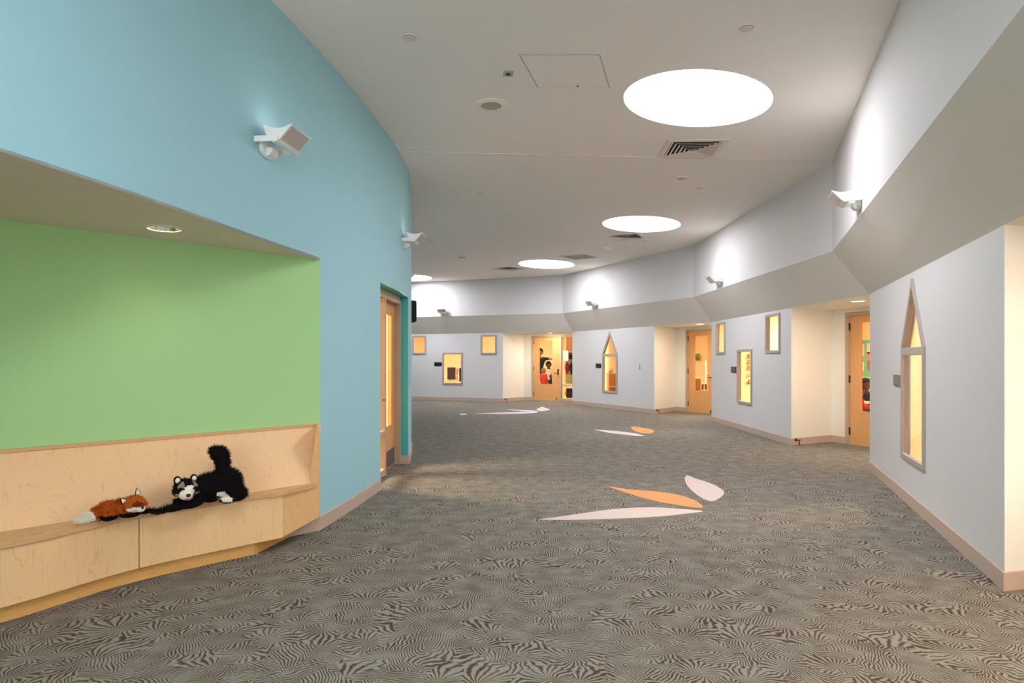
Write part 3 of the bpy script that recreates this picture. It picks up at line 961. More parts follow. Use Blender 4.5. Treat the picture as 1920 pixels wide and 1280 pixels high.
def ceil_speaker(x, y, r, label):
    p = cp(x, y)
    t = thing('ceiling_speaker', label, 'ceiling speaker', (p.x, p.y, HC), 0, 'round ceiling speakers')
    b = MB(); b.lathe([(r * .58, -.012), (r * .95, -.010), (r, -.004), (r, 0)], 40); b.build('ring', 'beige', t, smooth=True)
    b = MB(); b.lathe([(0, -.010), (r * .5, -.010), (r * .58, -.012)], 40); b.build('grille', 'grille', t, smooth=True)
ceil_speaker(921, 196.5, .18, 'large round beige ceiling speaker with grey grille, nearest')
ceil_speaker(1277, 333.5, .105, 'small oval disc in the ceiling below the square diffuser')
ceil_speaker(866.5, 482, .18, 'distant round ceiling speaker left of the third skylight')

p = cp(953, 137)
t = thing('ceiling_sensor', 'small rectangular sensor plate left of the access panel', 'sensor', (p.x, p.y, HC), 0.1)
b = MB(); b.box(-.045, .045, -.06, .06, -.008, 0); b.build('plate', 'plastic_grey', t, bevel=.003)
b = MB(); b.lathe([(0, -.022), (.015, -.02), (.022, -.008)], 16); b.build('eye', 'dark', t, smooth=True)

# access panel: leaf separated by an open gap
q = [cp(975, 103), cp(1124, 103), cp(1142, 164), cp(1009, 163)]
cx = sum((v for v in q), V2(0, 0)) / 4
t = thing('access_panel', 'square access panel flush in the ceiling', 'access panel', (cx.x, cx.y, HC))
qq = [(v.x - cx.x, v.y - cx.y) for v in q]
b = MB(); b.prism(inset(qq, .004), [], lambda u, v, d: Vector((u, v, d)), -.006, -.001); b.build('panel', 'ceil', t)
b = MB(); b.prism(inset(qq, -.008), [inset(qq, 0.0)], lambda u, v, d: Vector((u, v, d)), -.003, -.0005); b.build('frame', 'plastic_grey', t)
b = MB(); b.lathe([(0, -.009), (.012, -.009), (.012, -.006)], 12, c=((qq[2][0] * .55 + qq[3][0] * .45), qq[2][1] - .05 if qq[2][1] > 0 else qq[2][1] + .05, 0)); b.build('latch', 'dark', t)

def diffuser(x, y, label, half=.30, rz=0.0):
    p = cp(x, y)
    t = thing('air_diffuser', label, 'air vent', (p.x, p.y, HC), rz, 'square ceiling air diffusers')
    h = half
    sq = lambda a: [(-a, -a), (a, -a), (a, a), (-a, a)]
    cv = lambda u, v, d: Vector((u, v, d))
    b = MB(); b.prism(sq(h + .06), [sq(h)], cv, -.016, 0); b.build('frame', 'vent', t, bevel=.006)
    b = MB(); b.poly([(u, v, -.001) for u, v in sq(h)]); b.build('duct_backing', 'vent_dark', t)
    for k in range(6):
        a0 = h * (1 - k / 6.3) - .004; a1 = a0 - .030
        if a1 < .012: a1 = .012
        for s in range(4):
            R = Matrix.Rotation(s * math.pi / 2, 3, 'Z')
            vs = [R @ Vector(v) for v in [(-a0, -a0, -.016 - .004 * k), (a0, -a0, -.016 - .004 * k), (a1, -a1, -.002 - .004 * k), (-a1, -a1, -.002 - .004 * k)]]
            b = MB(); b.add(vs + [v + Vector((0, 0, .0025)) for v in vs], [(0, 1, 2, 3), (7, 6, 5, 4), (0, 4, 5, 1), (1, 5, 6, 2), (2, 6, 7, 3), (3, 7, 4, 0)])
            b.build('louvre', 'vent', t)
diffuser(1298, 278, 'nearest square ceiling diffuser below the largest skylight', .30, -.05)
diffuser(1174, 443.6, 'second square ceiling diffuser below the second skylight', .30, -.45)
diffuser(956, 503.3, 'farthest square ceiling diffuser left of the third skylight', .32, -.85)
p = cp(1087, 481)
t = thing('return_grille', 'flat rectangular return air grille right of the third skylight', 'air vent', (p.x, p.y, HC), -.62)
sq = lambda a, c: [(-a, -c), (a, -c), (a, c), (-a, c)]
b = MB(); b.prism(sq(.39, .39), [sq(.33, .33)], lambda u, v, d: Vector((u, v, d)), -.012, 0); b.build('frame', 'vent', t, bevel=.004)
b = MB(); b.poly([(u, v, -.002) for u, v in sq(.33, .33)]); b.build('backing', 'grille', t)
for k in range(12):
    b = MB(); y = -.30 + k * .0545
    b.box(-.33, .33, y, y + .03, -.009, -.004); b.build('slat', 'grille', t)
p = cp(1140, 462)
t = thing('smoke_detector', 'round smoke detector hanging below the second diffuser', 'smoke detector', (p.x, p.y, HC))
b = MB(); b.lathe([(0, -.02), (.06, -.02), (.075, -.012), (.075, 0)], 24); b.build('base_plate', 'plastic', t, smooth=True)
b = MB(); b.lathe([(0, -.065), (.04, -.063), (.055, -.045), (.05, -.02)], 24); b.build('sensor_head', 'plastic', t, smooth=True)

# ------------------------------------------------------------------ carpet inlays
def inlay(pts, m, label, grp):
    P = [fp(*q) for q in pts]
    P = spline(P + [P[0]], 4)[:-1]
    c = sum(P, V2(0, 0)) / len(P)
    b = MB(); b.prism([(v.x - c.x, v.y - c.y) for v in P], [], lambda u, v, d: Vector((u, v, d)), -.002, .004)
    o = b.build('carpet_inlay', m)
    o.location = (c.x, c.y, 0)
    tag(o, label, 'carpet inlay', grp)
g = 'leaf shaped carpet inlays'
z = lambda l, ox, oy, s: [(ox + x / s, oy + y / s) for x, y in l]
inlay(z([(762, 165), (900, 185), (1050, 196), (1180, 215), (1270, 242), (1320, 270), (1338, 292), (1300, 294), (1200, 280), (1080, 260), (960, 230), (860, 198)], 900, 860, 3.2), 'inlay_orange', 'orange leaf inlay in the nearest carpet motif', g)
inlay(z([(350, 365), (500, 345), (640, 325), (760, 308), (900, 296), (1050, 293), (1200, 302), (1338, 315), (1240, 330), (1100, 345), (900, 357), (700, 363), (500, 367)], 900, 860, 3.2), 'inlay_pink', 'long pale pink leaf inlay in the nearest carpet motif', g)
inlay(z([(1228, 115), (1245, 100), (1290, 118), (1360, 140), (1420, 165), (1455, 190), (1465, 208), (1440, 235), (1395, 255), (1350, 245), (1300, 215), (1255, 175), (1235, 145)], 900, 860, 3.2), 'inlay_pink', 'rounded pale pink petal inlay in the nearest carpet motif', g)
inlay(z([(1265, 292), (1400, 300), (1550, 315), (1640, 330), (1685, 345), (1600, 343), (1500, 332), (1400, 320), (1320, 305)], 830, 740, 4.465), 'inlay_grey', 'pale narrow leaf inlay in the middle carpet motif', g)
inlay(z([(1578, 266), (1620, 268), (1690, 280), (1745, 290), (1770, 305), (1750, 320), (1700, 325), (1650, 318), (1600, 298), (1580, 278)], 830, 740, 4.465), 'inlay_orange', 'rounded orange petal inlay in the middle carpet motif', g)
inlay(z([(787, 120), (830, 102), (860, 110), (897, 122), (870, 132), (820, 137), (790, 130)], 830, 740, 4.465), 'inlay_pink', 'rounded pink petal inlay in the farthest carpet motif', g)
inlay(z([(270, 157), (520, 148), (680, 143), (795, 147), (720, 155), (500, 160)], 830, 740, 4.465), 'inlay_grey', 'long pale leaf inlay in the farthest carpet motif', g)
inlay(z([(540, 122), (640, 126), (760, 132), (798, 144), (700, 140), (600, 130)], 830, 740, 4.465), 'inlay_grey', 'short pale leaf inlay behind the long far one', g)
inlay(z([(138, 163), (170, 157), (205, 160), (190, 167), (150, 168)], 830, 740, 4.465), 'inlay_grey', 'tiny pale inlay fragment at the far left of the carpet', g)
#PART2
# ------------------------------------------------------------------ bench in the niche
GN = V2(.750, -.661)                       # from the green wall towards the hall
SZ, PZ0, PZ1 = .45, .095, .412             # seat top, panel bottom and top
FRP = spline([V2(-3.95, 2.15), V2(-3.32, 2.88), V2(-2.733, 3.601), V2(-2.368, 4.286), V2(-1.707, 5.02)], 6)
CN = V2(-1.707, 5.02)
GE2 = G0 + GN * .012
def off_curve(P, t):
    out = []
    for i in range(len(P)):
        d = (P[min(i + 1, len(P) - 1)] - P[max(i - 1, 0)]).normalized()
        out.append(P[i] + V2(d.y, -d.x) * t)
    return out
def strip(name, P, t, z0, z1, m, parent, bevel=0.0):
    """slab following plan points P, thickness t away from the hall"""
    Q = off_curve(P, -t)
    b = MB()
    b.prism([(p.x, p.y) for p in P] + [(p.x, p.y) for p in reversed(Q)], [], lambda u, v, d: Vector((u, v, d)), z0, z1)
    return b.build(name, m, parent, bevel=bevel)
bench = thing('bench', 'long built in maple bench with sloped back under the green wall', 'bench', (0, 0, 0))
seamP = V2(-2.368, 4.286)
i_s = min(range(len(FRP)), key=lambda i: (FRP[i] - seamP).length)
i_l = min(range(len(FRP)), key=lambda i: (FRP[i] - V2(-3.32, 2.88)).length)
def trim(P, a, c):
    P = list(P); P[0] = P[0] + (P[1] - P[0]).normalized() * a; P[-1] = P[-1] + (P[-2] - P[-1]).normalized() * c
    return P
for a, c in ((0, i_l), (i_l, i_s), (i_s, len(FRP) - 1)):
    strip('front_panel', trim(FRP[a:c + 1], .003, .003 if c < len(FRP) - 1 else 0), .02, PZ0, PZ1, 'maple', bench, .0015)
strip('carcass', off_curve(FRP, -.024), .05, PZ0 + .01, PZ1, mat('bench_inside', (120, 74, 44), 0.6), bench)
kp = trim(off_curve(FRP, -.05), 0, .19)
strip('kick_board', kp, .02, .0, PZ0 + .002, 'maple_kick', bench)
b = MB()
kc, ke = kp[-1], G0 + GD * .29 + GN * .012
dk = (ke - kc).normalized(); nk = V2(dk.y, -dk.x)
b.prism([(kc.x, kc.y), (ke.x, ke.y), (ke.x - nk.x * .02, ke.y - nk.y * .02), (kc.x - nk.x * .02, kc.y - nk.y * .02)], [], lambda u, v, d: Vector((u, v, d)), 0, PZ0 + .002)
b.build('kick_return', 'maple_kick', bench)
# return panel at the right end
RE = V2(-1.535, 5.365)
LR = (RE - CN).length
b = MB()
b.prism([(0, PZ0), (LR, .165), (LR, .90), (LR - .005, .90), (LR - .09, SZ), (LR - .09, PZ1), (0, PZ1)], [], seg_conv(CN, RE), 0, -.02)
b.build('end_panel', wood('maple_end', (228, 182, 130), (212, 160, 106), (218, 168, 114)), bench, bevel=.0015)
b = MB()
b.prism([(0, .165), ((G0 - RE).length, .165), ((G0 - RE).length, .885), (0, .90)], [], seg_conv(RE, G0), 0, -.02)
b.build('end_cap', 'maple', bench)
# seat slab
dr = (RE - CN).normalized(); nr = V2(dr.y, -dr.x)
SF = off_curve(FRP, .018)
bl0 = CN + (RE - CN).normalized() * (LR - .085)
bl1 = bl0 + GD * 2
bd = (bl1 - bl0).normalized()
bl2 = bl0 + bd * 4.4
front = SF[:-1] + [CN + nr * .018 + (SF[-1] - CN) * .6, CN + dr * (LR - .045) + nr * .018, CN + dr * (LR - .045) - nr * .01]
b = MB()
b.prism([(p.x, p.y) for p in front] + [(bl0.x, bl0.y), (bl2.x, bl2.y)], [], lambda u, v, d: Vector((u, v, d)), PZ1, SZ)
b.build('seat', 'maple_seat', bench, bevel=.003)
# sloped back
tl0, tl2 = G0 + GN * .034 + GD * .012, G0 + GD * 4.6 + GN * .034
b = MB()
BN = V2(-bd.y, bd.x)
if BN.dot(GN) < 0: BN = -BN
def back_slab(m0, m1, name, m):
    c = [Vector((*(bl0 + (bl2 - bl0) * m0), SZ)), Vector((*(bl0 + (bl2 - bl0) * m1), SZ)), Vector((*(tl0 + (tl2 - tl0) * m1), .872)), Vector((*(tl0 + (tl2 - tl0) * m0), .872))]
    nn = (c[1] - c[0]).cross(c[3] - c[0]).normalized() * .018
    if nn.xy.dot(GN) > 0: nn = -nn
    b = MB(); b.add(c + [v + nn for v in c], [(0, 1, 2, 3), (7, 6, 5, 4), (0, 4, 5, 1), (1, 5, 6, 2), (2, 6, 7, 3), (3, 7, 4, 0)])
    b.build(name, m, bench)
back_slab(0, .5, 'backrest', 'maple_back'); back_slab(.5005, 1, 'backrest', 'maple_back')
b = MB()
ta, tb = G0 + GN * .002 + GD * .045, G0 + GD * 4.6 + GN * .002
b.prism([(ta.x, ta.y), ((ta + GN * .04).x, (ta + GN * .04).y), ((tb + GN * .04).x, (tb + GN * .04).y), (tb.x, tb.y)], [], lambda u, v, d: Vector((u, v, d)), .868, .888)
b.build('top_rail', 'maple_seat', bench, bevel=.002)

# ------------------------------------------------------------------ plush animals
def eval_mesh(o):
    dg = bpy.context.evaluated_depsgraph_get()
    me = bpy.data.meshes.new_from_object(o.evaluated_get(dg))
    old = o.data
    bpy.data.objects.remove(o)
    bpy.data.meshes.remove(old)
    return me

def blob(name, balls, voxel, pick, mats, parent, smooth_it=6):
    """one continuous furry body from overlapping ellipsoids"""
    b = MB()
    for c, r, T in balls: b.ball(c, r, T)
    o = b.build('tmp', mats[0], weld=False)
    m = o.modifiers.new('r', 'REMESH'); m.mode = 'VOXEL'; m.voxel_size = voxel
    m = o.modifiers.new('s', 'SMOOTH'); m.iterations = smooth_it; m.factor = .5
    me = eval_mesh(o)
    me.materials.clear()
    for q in mats: me.materials.append(M[q] if isinstance(q, str) else q)
    for p in me.polygons:
        p.material_index = pick(p.center); p.use_smooth = True
    me.name = name
    oo = bpy.data.objects.new(name, me); C.objects.link(oo); oo.parent = parent
    return oo

def fur(body, n, ln, wd, parent, droop=.4, skip=()):
    me = body.data
    polys = [p for p in me.polygons if p.material_index not in skip and p.normal.z > -.5]
    b = MB()
    rnd = random.Random(3)
    for _ in range(n):
        p = polys[rnd.randrange(len(polys))]
        c = Vector(p.center) + Vector((rnd.uniform(-1, 1), rnd.uniform(-1, 1), rnd.uniform(-1, 1))) * .003
        nn = Vector(p.normal)
        d = (nn + Vector((rnd.uniform(-.6, .6), rnd.uniform(-.6, .6), rnd.uniform(-.6, .3) - droop * .3))).normalized()
        s = nn.cross(Vector((rnd.uniform(-1, 1), rnd.uniform(-1, 1), rnd.uniform(-1, 1)))).normalized() * wd
        L = ln * rnd.uniform(.5, 1.2)
        b.poly([c - s, c + s, c + d * L], p.material_index)
    o = b.build('fur', list(me.materials), parent, weld=False)
    o['kind'] = 'stuff'
    return o

def furmat(n, c): return mat(n, c, .9, spec=.05, noise=.25, nscale=60)
FB, FW, FG = furmat('fur_black', (24, 22, 22)), furmat('fur_white', (236, 226, 210)), furmat('fur_grey', (150, 132, 112))
FO, FR_ = furmat('fur_orange', (176, 84, 30)), furmat('fur_dark_red', (120, 48, 20))
PW = mat('plush_pink', (196, 120, 104), .8)
EYEM = mat('glass_eye', (10, 8, 8), .1, spec=.6)
brz = math.atan2(.75, .661)
def seat_pt(x, y):
    k = (EYE - SZ) / (y - Y0); return ((x - 960) * k, F * k, SZ)
RX = lambda a: Matrix.Rotation(a, 3, 'X')
RY = lambda a: Matrix.Rotation(a, 3, 'Y')
RZ = lambda a: Matrix.Rotation(a, 3, 'Z')

# raccoon: lies along the seat, head to the left, tail up
t = thing('plush_raccoon', 'black and grey plush raccoon lying on the bench with its tail up', 'plush toy', seat_pt(384, 946), brz)
balls = [((.15, .02, .115), (.115, .105, .115), None), ((.05, .02, .105), (.12, .095, .10), None), ((-.05, .0, .095), (.09, .085, .085), None),
         ((.19, -.07, .055), (.075, .045, .055), None), ((.12, -.10, .03), (.07, .032, .028), None),
         ((-.13, -.06, .035), (.10, .035, .033), None), ((-.23, -.075, .028), (.08, .028, .026), None), ((-.30, -.08, .022), (.04, .032, .02), None),
         ((-.10, .06, .035), (.09, .035, .033), None)]
def pick_r(c):
    if .06 < c.x + .4 * (c.z - .05) < .12 and c.y < -.06 and .02 < c.z < .085: return 1
    return 0
body = blob('body', balls, .011, pick_r, [FB, FW, furmat('fur_grizzled', (44, 39, 36))], t)
fur(body, 5200, .024, .0018, t)
hc = Vector((-.145, -.045, .135))
head = blob('head', [(hc, (.075, .072, .066), None), (hc + Vector((-.026, -.066, -.028)), (.043, .056, .034), None), (hc + Vector((-.055, -.015, -.012)), (.03, .04, .035), None), (hc + Vector((.055, -.015, -.012)), (.03, .04, .035), None)],
            .008, lambda c: (1 if (c - hc).y < -.062 else (0 if abs((c - hc).x + .005) < .02 and (c - hc).z > -.01 else (0 if -.022 < (c - hc).z < .016 and (c - hc).y < -.02 else (2 if (c - hc).y < -.028 and abs((c - hc).x) > .028 else 0)))), [FB, FW, FG], t)
fur(head, 900, .014, .0015, head, skip=(1,))
for sx in (-1, 1):
    b = MB(); b.ball(hc + Vector((sx * .052, .0, .062)), (.024, .010, .026), None, 12, 8); e = b.build('ear', FB, head, smooth=True)
    b = MB(); b.ball(hc + Vector((sx * .052, -.006, .060)), (.016, .007, .018), None, 12, 8); b.build('inner_ear', FW, head, smooth=True)
    b = MB(); b.ball(hc + Vector((sx * .032 - .006, -.066, .006)), (.009, .007, .009), None, 10, 8); b.build('eye', EYEM, head, smooth=True)
b = MB(); b.ball(hc + Vector((-.034, -.124, -.022)), (.015, .010, .011), None, 12, 8); b.build('nose', EYEM, head, smooth=True)
b = MB(); b.tube([hc + Vector((-.052, -.104, -.046)), hc + Vector((-.026, -.116, -.054)), hc + Vector((.004, -.098, -.046))], .003); b.build('mouth', PW, head)
tail = blob('tail', [((.15, .05, .20), (.042, .04, .05), None), ((.15, .06, .26), (.052, .045, .06), None), ((.135, .065, .31), (.062, .05, .055), None), ((.115, .065, .34), (.06, .048, .04), None)],
            .010, lambda c: 0, [FB], t)
fur(tail, 1500, .020, .0018, tail, -1)
for q in range(4):
    b = MB(); b.ball((-.335 - .004 * q, -.105 + .016 * q, .016), (.018, .007, .009), None, 10, 6); b.build('toe', FB, t, smooth=True)

# fox
t = thing('plush_fox', 'small orange plush fox lying on the bench left of the raccoon', 'plush toy', seat_pt(216, 972), brz)
balls = [((-.03, .01, .055), (.075, .06, .055), None), ((.05, .0, .06), (.07, .06, .055), None), ((.09, -.01, .055), (.05, .05, .05), None),
         ((-.05, -.05, .025), (.05, .028, .025), None), ((.07, -.05, .022), (.065, .025, .022), None), ((.17, -.02, .02), (.06, .022, .018), None)]
body = blob('body', balls, .009, lambda c: 1 if (c.z < .035 and c.y < -.03) else (2 if c.x > .15 else 0), [FO, FB, FR_], t)
fur(body, 2600, .02, .0016, t)
tail = blob('tail', [((-.08, .01, .05), (.05, .038, .036), None), ((-.13, .0, .035), (.055, .036, .032), None), ((-.175, -.012, .024), (.045, .03, .024), None)], .008, lambda c: 1 if c.x < -.115 - .4 * (c.z - .03) else 0, [FO, FW], t)
fur(tail, 1100, .022, .0016, tail)
hc = Vector((.088, -.05, .082))
head = blob('head', [(hc, (.066, .060, .056), None), (hc + Vector((.014, -.06, -.020)), (.030, .040, .024), None), (hc + Vector((-.03, -.018, -.018)), (.03, .03, .026), None), (hc + Vector((.045, -.01, -.005)), (.03, .03, .03), None)],
            .007, lambda c: (1 if (c - hc).z < -.012 - .12 * ((c - hc).y + .05) and (c - hc).y < -.032 else (2 if (c - hc).y < -.052 else 0)), [FO, FW, FR_], t)
fur(head, 500, .012, .0013, head, skip=(1,))
for sx, ex, ez in ((-1, -.058, .022), (1, .02, .058)):
    b = MB()
    P = hc + Vector((ex, -.012, ez)); up = Vector((-.012, 0, .046)) if sx > 0 else Vector((-.026, 0, .030))
    s = Vector((up.z, 0, -up.x)).normalized() * .02
    b.add([P - s, P + s, P + up, P + Vector((0, .014, 0))], [(0, 1, 2), (0, 3, 1), (1, 3, 2), (2, 3, 0)]); e = b.build('ear', FB, head)
    b = MB(); P2 = P + Vector((0, -.003, .003)); b.add([P2 - s * .7, P2 + s * .7, P2 + up * .75, P2 + Vector((0, .004, 0))], [(0, 1, 2), (0, 3, 1), (1, 3, 2), (2, 3, 0)]); b.build('inner_ear', FW, head)
for sx in (-1, 1):
    b = MB(); b.ball(hc + Vector((.006 + sx * .022, -.052, .004)), (.006, .005, .006), None, 10, 8); b.build('eye', EYEM, head, smooth=True)
b = MB(); b.ball(hc + Vector((.016, -.092, -.013)), (.010, .008, .008), None, 10, 8); b.build('nose', EYEM, head, smooth=True)
b = MB(); b.ball((.225, -.028, .014), (.02, .018, .012), None, 12, 8); b.build('paw', FB, t, smooth=True)

# ------------------------------------------------------------------ plaques, plates, stops, loudspeaker
def plaque(A, B, x0, y0, x1, y1, label, m='black'):
    r = rect_px(A, B, x0, y0, x1, y1)
    conv = seg_conv(A, B)
    c = conv((r[0][0] + r[1][0]) / 2, r[0][1], 0)
    t = thing('room_sign', label, 'sign', (0, 0, 0), 0, 'dark room signs beside windows')
    b = MB(); b.prism(r, [], conv, -.012, .0005); b.build('plate', m, t, bevel=.002)
    ri = inset(r, .012)
    b = MB(); b.prism(ri, [], conv, -.0135, -.011); b.build('face', mat('sign_face', (26, 22, 19), .25, spec=.5, noise=.5, nscale=30), t)
plaque(W1a, W1b, 1677.3, 702, 1691.2, 725, 'dark bronze room sign beside the nearest pointed window', mat('sign_bronze', (74, 54, 38), .35, spec=.5))
plaque(W2a, W2b, 1371.3, 687, 1380.8, 698.5, 'small black room sign beside the middle low window')
plaque(W3a, W3b, 1117.4, 681.3, 1127.5, 689.5, 'small black room sign beside the far pointed window')
plaque(W4a, W4b, 814.4, 678.9, 828.4, 686, 'small black room sign beside the end wall low window')
def wallplate(conv, s, zc, w, h, label, cat, name, dots):
    t = thing(name, label, cat)
    b = MB(); b.prism([(s - w / 2, zc - h / 2), (s + w / 2, zc - h / 2), (s + w / 2, zc + h / 2), (s - w / 2, zc + h / 2)], [], conv, -.007, .0005); b.build('plate', 'plastic', t, bevel=.002)
    for dz in dots:
        b = MB(); b.prism([(s - w * .26, zc + dz - .016), (s + w * .26, zc + dz - .016), (s + w * .26, zc + dz + .016), (s - w * .26, zc + dz + .016)], [], conv, -.012, -.006); b.build('insert', 'dark' if cat != 'outlet' else 'plastic_grey', t)
s_, z_ = on_wall(W3a, W3b, 1200.2, 687.5)
wallplate(seg_conv(W3a, W3b), s_, z_, .075, .17, 'light switch plate right of the far pointed window', 'light switch', 'light_switch', (-.05, 0, .05))
oa, ob = arc_at(9.6), arc_at(10.5)
wallplate(seg_conv(ob, oa), (ob - arc_at(10.15)).length, .46, .075, .12, 'outlet plate low on the blue wall past the left door', 'outlet', 'outlet', (-.025, .025))
def door_stop(P, n, label):
    t = thing('door_stop', label, 'door stop', (P.x, P.y, 0), math.atan2(n.y, n.x), 'bronze door stops on alcove baseboards')
    b = MB(); b.lathe([(0, 0), (.026, 0), (.026, .012), (0, .014)], 14, T=Matrix.Translation((.012, 0, .085)) @ Matrix.Rotation(math.pi / 2, 4, 'Y')); b.build('flange', 'bronze', t)
    b = MB(); b.tube([(.02, 0, .085), (.075, 0, .085), (.085, 0, .078), (.085, 0, .004)], .0085); b.build('post', 'bronze', t)
    b = MB(); b.tube([(.075, -.012, .085), (.075, .05, .088)], .009); b.build('latch', 'bronze', t)
for f, k, lb in ((A1f, A1k, 'bronze door stop at the near alcove corner'), (A2f, A2k, 'bronze door stop at the middle alcove corner'), (A3f, A3k, 'bronze door stop at the far alcove corner')):
    d = (k - f).normalized(); door_stop(f + d * .09, V2(d.y, -d.x), lb)
# black loudspeaker bracketed to the blue wall round the bend
P = arc_at(13.0); n_ = arc_n(13.0)
t = thing('wall_speaker', 'black loudspeaker past the edge of the blue wall', 'speaker', (P.x, P.y, 2.12), math.atan2(n_.y, n_.x))
b = MB(); b.box(.10, .335, -.12, .12, 0, .42); b.build('cabinet', 'black', t, bevel=.02)
b = MB(); b.box(.335, .345, -.105, .105, .02, .40); b.build('front_grille', mat('speaker_cloth', (30, 30, 31), .9), t, bevel=.004)
b = MB(); b.box(0, .012, -.05, .05, .14, .28); b.tube([(.006, 0, .21), (.11, 0, .21)], .018); b.build('wall_bracket', 'black', t)

# ------------------------------------------------------------------ classroom contents
def at(x, y, Z):
    return Vector(((x - 960) * Z / F, Z, EYE + (Y0 - y) * Z / F))
def cabinet(name, label, cat, loc, rz, w, d, h, rows, cols, m='room_wood', base=.0, group=None):
    t = thing(name, label, cat, loc, rz, group)
    b = MB(); b.box(-w / 2, w / 2, d - .015, d, base, h); b.build('back_board', m, t)
    for i in range(cols + 1):
        b = MB(); x = -w / 2 + (w - .02) * i / cols; b.box(x, x + .02, 0, d - .015, base, h); b.build('side_board' if i in (0, cols) else 'divider', m, t)
    for j in range(rows + 1):
        b = MB(); zz = base + (h - base - .02) * j / rows; b.box(-w / 2, w / 2, -.004, d - .015, zz, zz + .02); b.build('shelf', m, t)
    return t
def simple_box(name, label, cat, loc, rz, w, d, h, m, group=None, lid=None):
    t = thing(name, label, cat, loc, rz, group)
    b = MB(); b.box(-w / 2, w / 2, -d / 2, d / 2, 0, h); b.build('body', m, t, bevel=min(w, d, h) * .12)
    if lid: b = MB(); b.box(-w / 2 - .008, w / 2 + .008, -d / 2 - .008, d / 2 + .008, h, h + .02); b.build('lid', lid, t, bevel=.004)
    return t
def table(name, label, loc, rz, w, d, h, m='room_wood', cat='table'):
    t = thing(name, label, cat, loc, rz)
    b = MB(); b.box(-w / 2, w / 2, -d / 2, d / 2, h - .03, h); b.build('tabletop', m, t, bevel=.006)
    for sx in (-1, 1):
        for sy in (-1, 1):
            b = MB(); b.tube([(sx * (w / 2 - .06), sy * (d / 2 - .06), 0), (sx * (w / 2 - .06), sy * (d / 2 - .06), h - .03)], [.018, .025]); b.build('leg', m, t)
    return t
def poster(name, label, cat, loc, rz, w, h, m, group=None, marks=()):
    t = thing(name, label, cat, loc, rz, group)
    b = MB(); b.box(-w / 2, w / 2, -.006, 0, -h / 2, h / 2); b.build('sheet', m, t)
    for (x, zz, ww, hh, mm) in marks:
        b = MB(); b.box(x - ww / 2, x + ww / 2, -.009, -.006, zz - hh / 2, zz + hh / 2); b.build('print', mm, t)
    return t
CM = {}
def cm(c):
    if c not in CM: CM[c] = mat('cloth_%d_%d_%d' % c, c, .85, spec=.1)
    return CM[c]

# --- end classroom: desk, monitor, chair seen through the low window
p = at(846, 712, 24.6)
table('desk', 'maple desk behind the end wall low window', (p.x + .15, 24.75, 0), 0, 1.3, .6, .62, cat='desk')
t = thing('monitor', 'black computer screen on the desk behind the end window', 'monitor', (p.x, 24.7, .62))
b = MB(); b.box(-.15, .15, -.02, .02, .02, .47); b.build('screen', mat('screen_grey', (58, 52, 48), .3), t, bevel=.006)
b = MB(); b.box(-.09, .09, -.08, .08, 0, .014); b.build('stand', 'black', t)
t = thing('office_chair', 'black office chair beside the desk behind the end window', 'chair', (at(866, 700, 24.3).x + .12, 24.15, 0))
b = MB(); b.box(-.22, .22, -.21, .21, .42, .50); b.build('seat', 'black', t, bevel=.03)
b = MB(); b.box(-.22, .22, .19, .25, .58, 1.08); b.build('backrest', 'black', t, bevel=.03)
b = MB(); b.tube([(0, 0, .06), (0, 0, .43)], .03); b.tube([(0, .22, .44), (0, .24, .60)], .02); b.build('column', 'dark', t)
for q in range(5):
    a = q * 2 * math.pi / 5
    b = MB(); b.tube([(0, 0, .08), (.26 * math.cos(a), .26 * math.sin(a), .03)], .018); b.build('foot', 'dark', t)
t = thing('paper_stack', 'loose white papers in front of the screen', 'paper', (p.x + .12, 24.52, .62), .3)
for q in range(3):
    b = MB(); b.box(-.12, .12, -.08, .08, q * .006, q * .006 + .005, Matrix.Rotation(q * .25, 4, 'Z')); b.build('sheet', 'paper', t)
t = thing('flower_vase', 'purple and pink flowers behind the screen at the end window', 'flowers', (p.x + .19, 24.88, .62))
b = MB(); b.lathe([(0, 0), (.04, 0), (.055, .06), (.03, .16), (.035, .20)], 16); b.build('vase', cm((214, 196, 220)), t, smooth=True)
for q in range(9):
    a, r_ = q * 2.4, .03 + .012 * q
    b = MB(); b.tube([(0, 0, .18), (r_ * math.cos(a) * .6, r_ * math.sin(a) * .6, .30 + .02 * (q % 4))], .004); b.build('stem', cm((96, 130, 70)), t)
    b = MB(); b.ball((r_ * math.cos(a), r_ * math.sin(a), .33 + .03 * (q % 4)), (.035, .035, .03), None, 10, 6); b.build('blossom', cm([(168, 120, 200), (232, 150, 140), (228, 120, 110)][q % 3]), t, smooth=True)

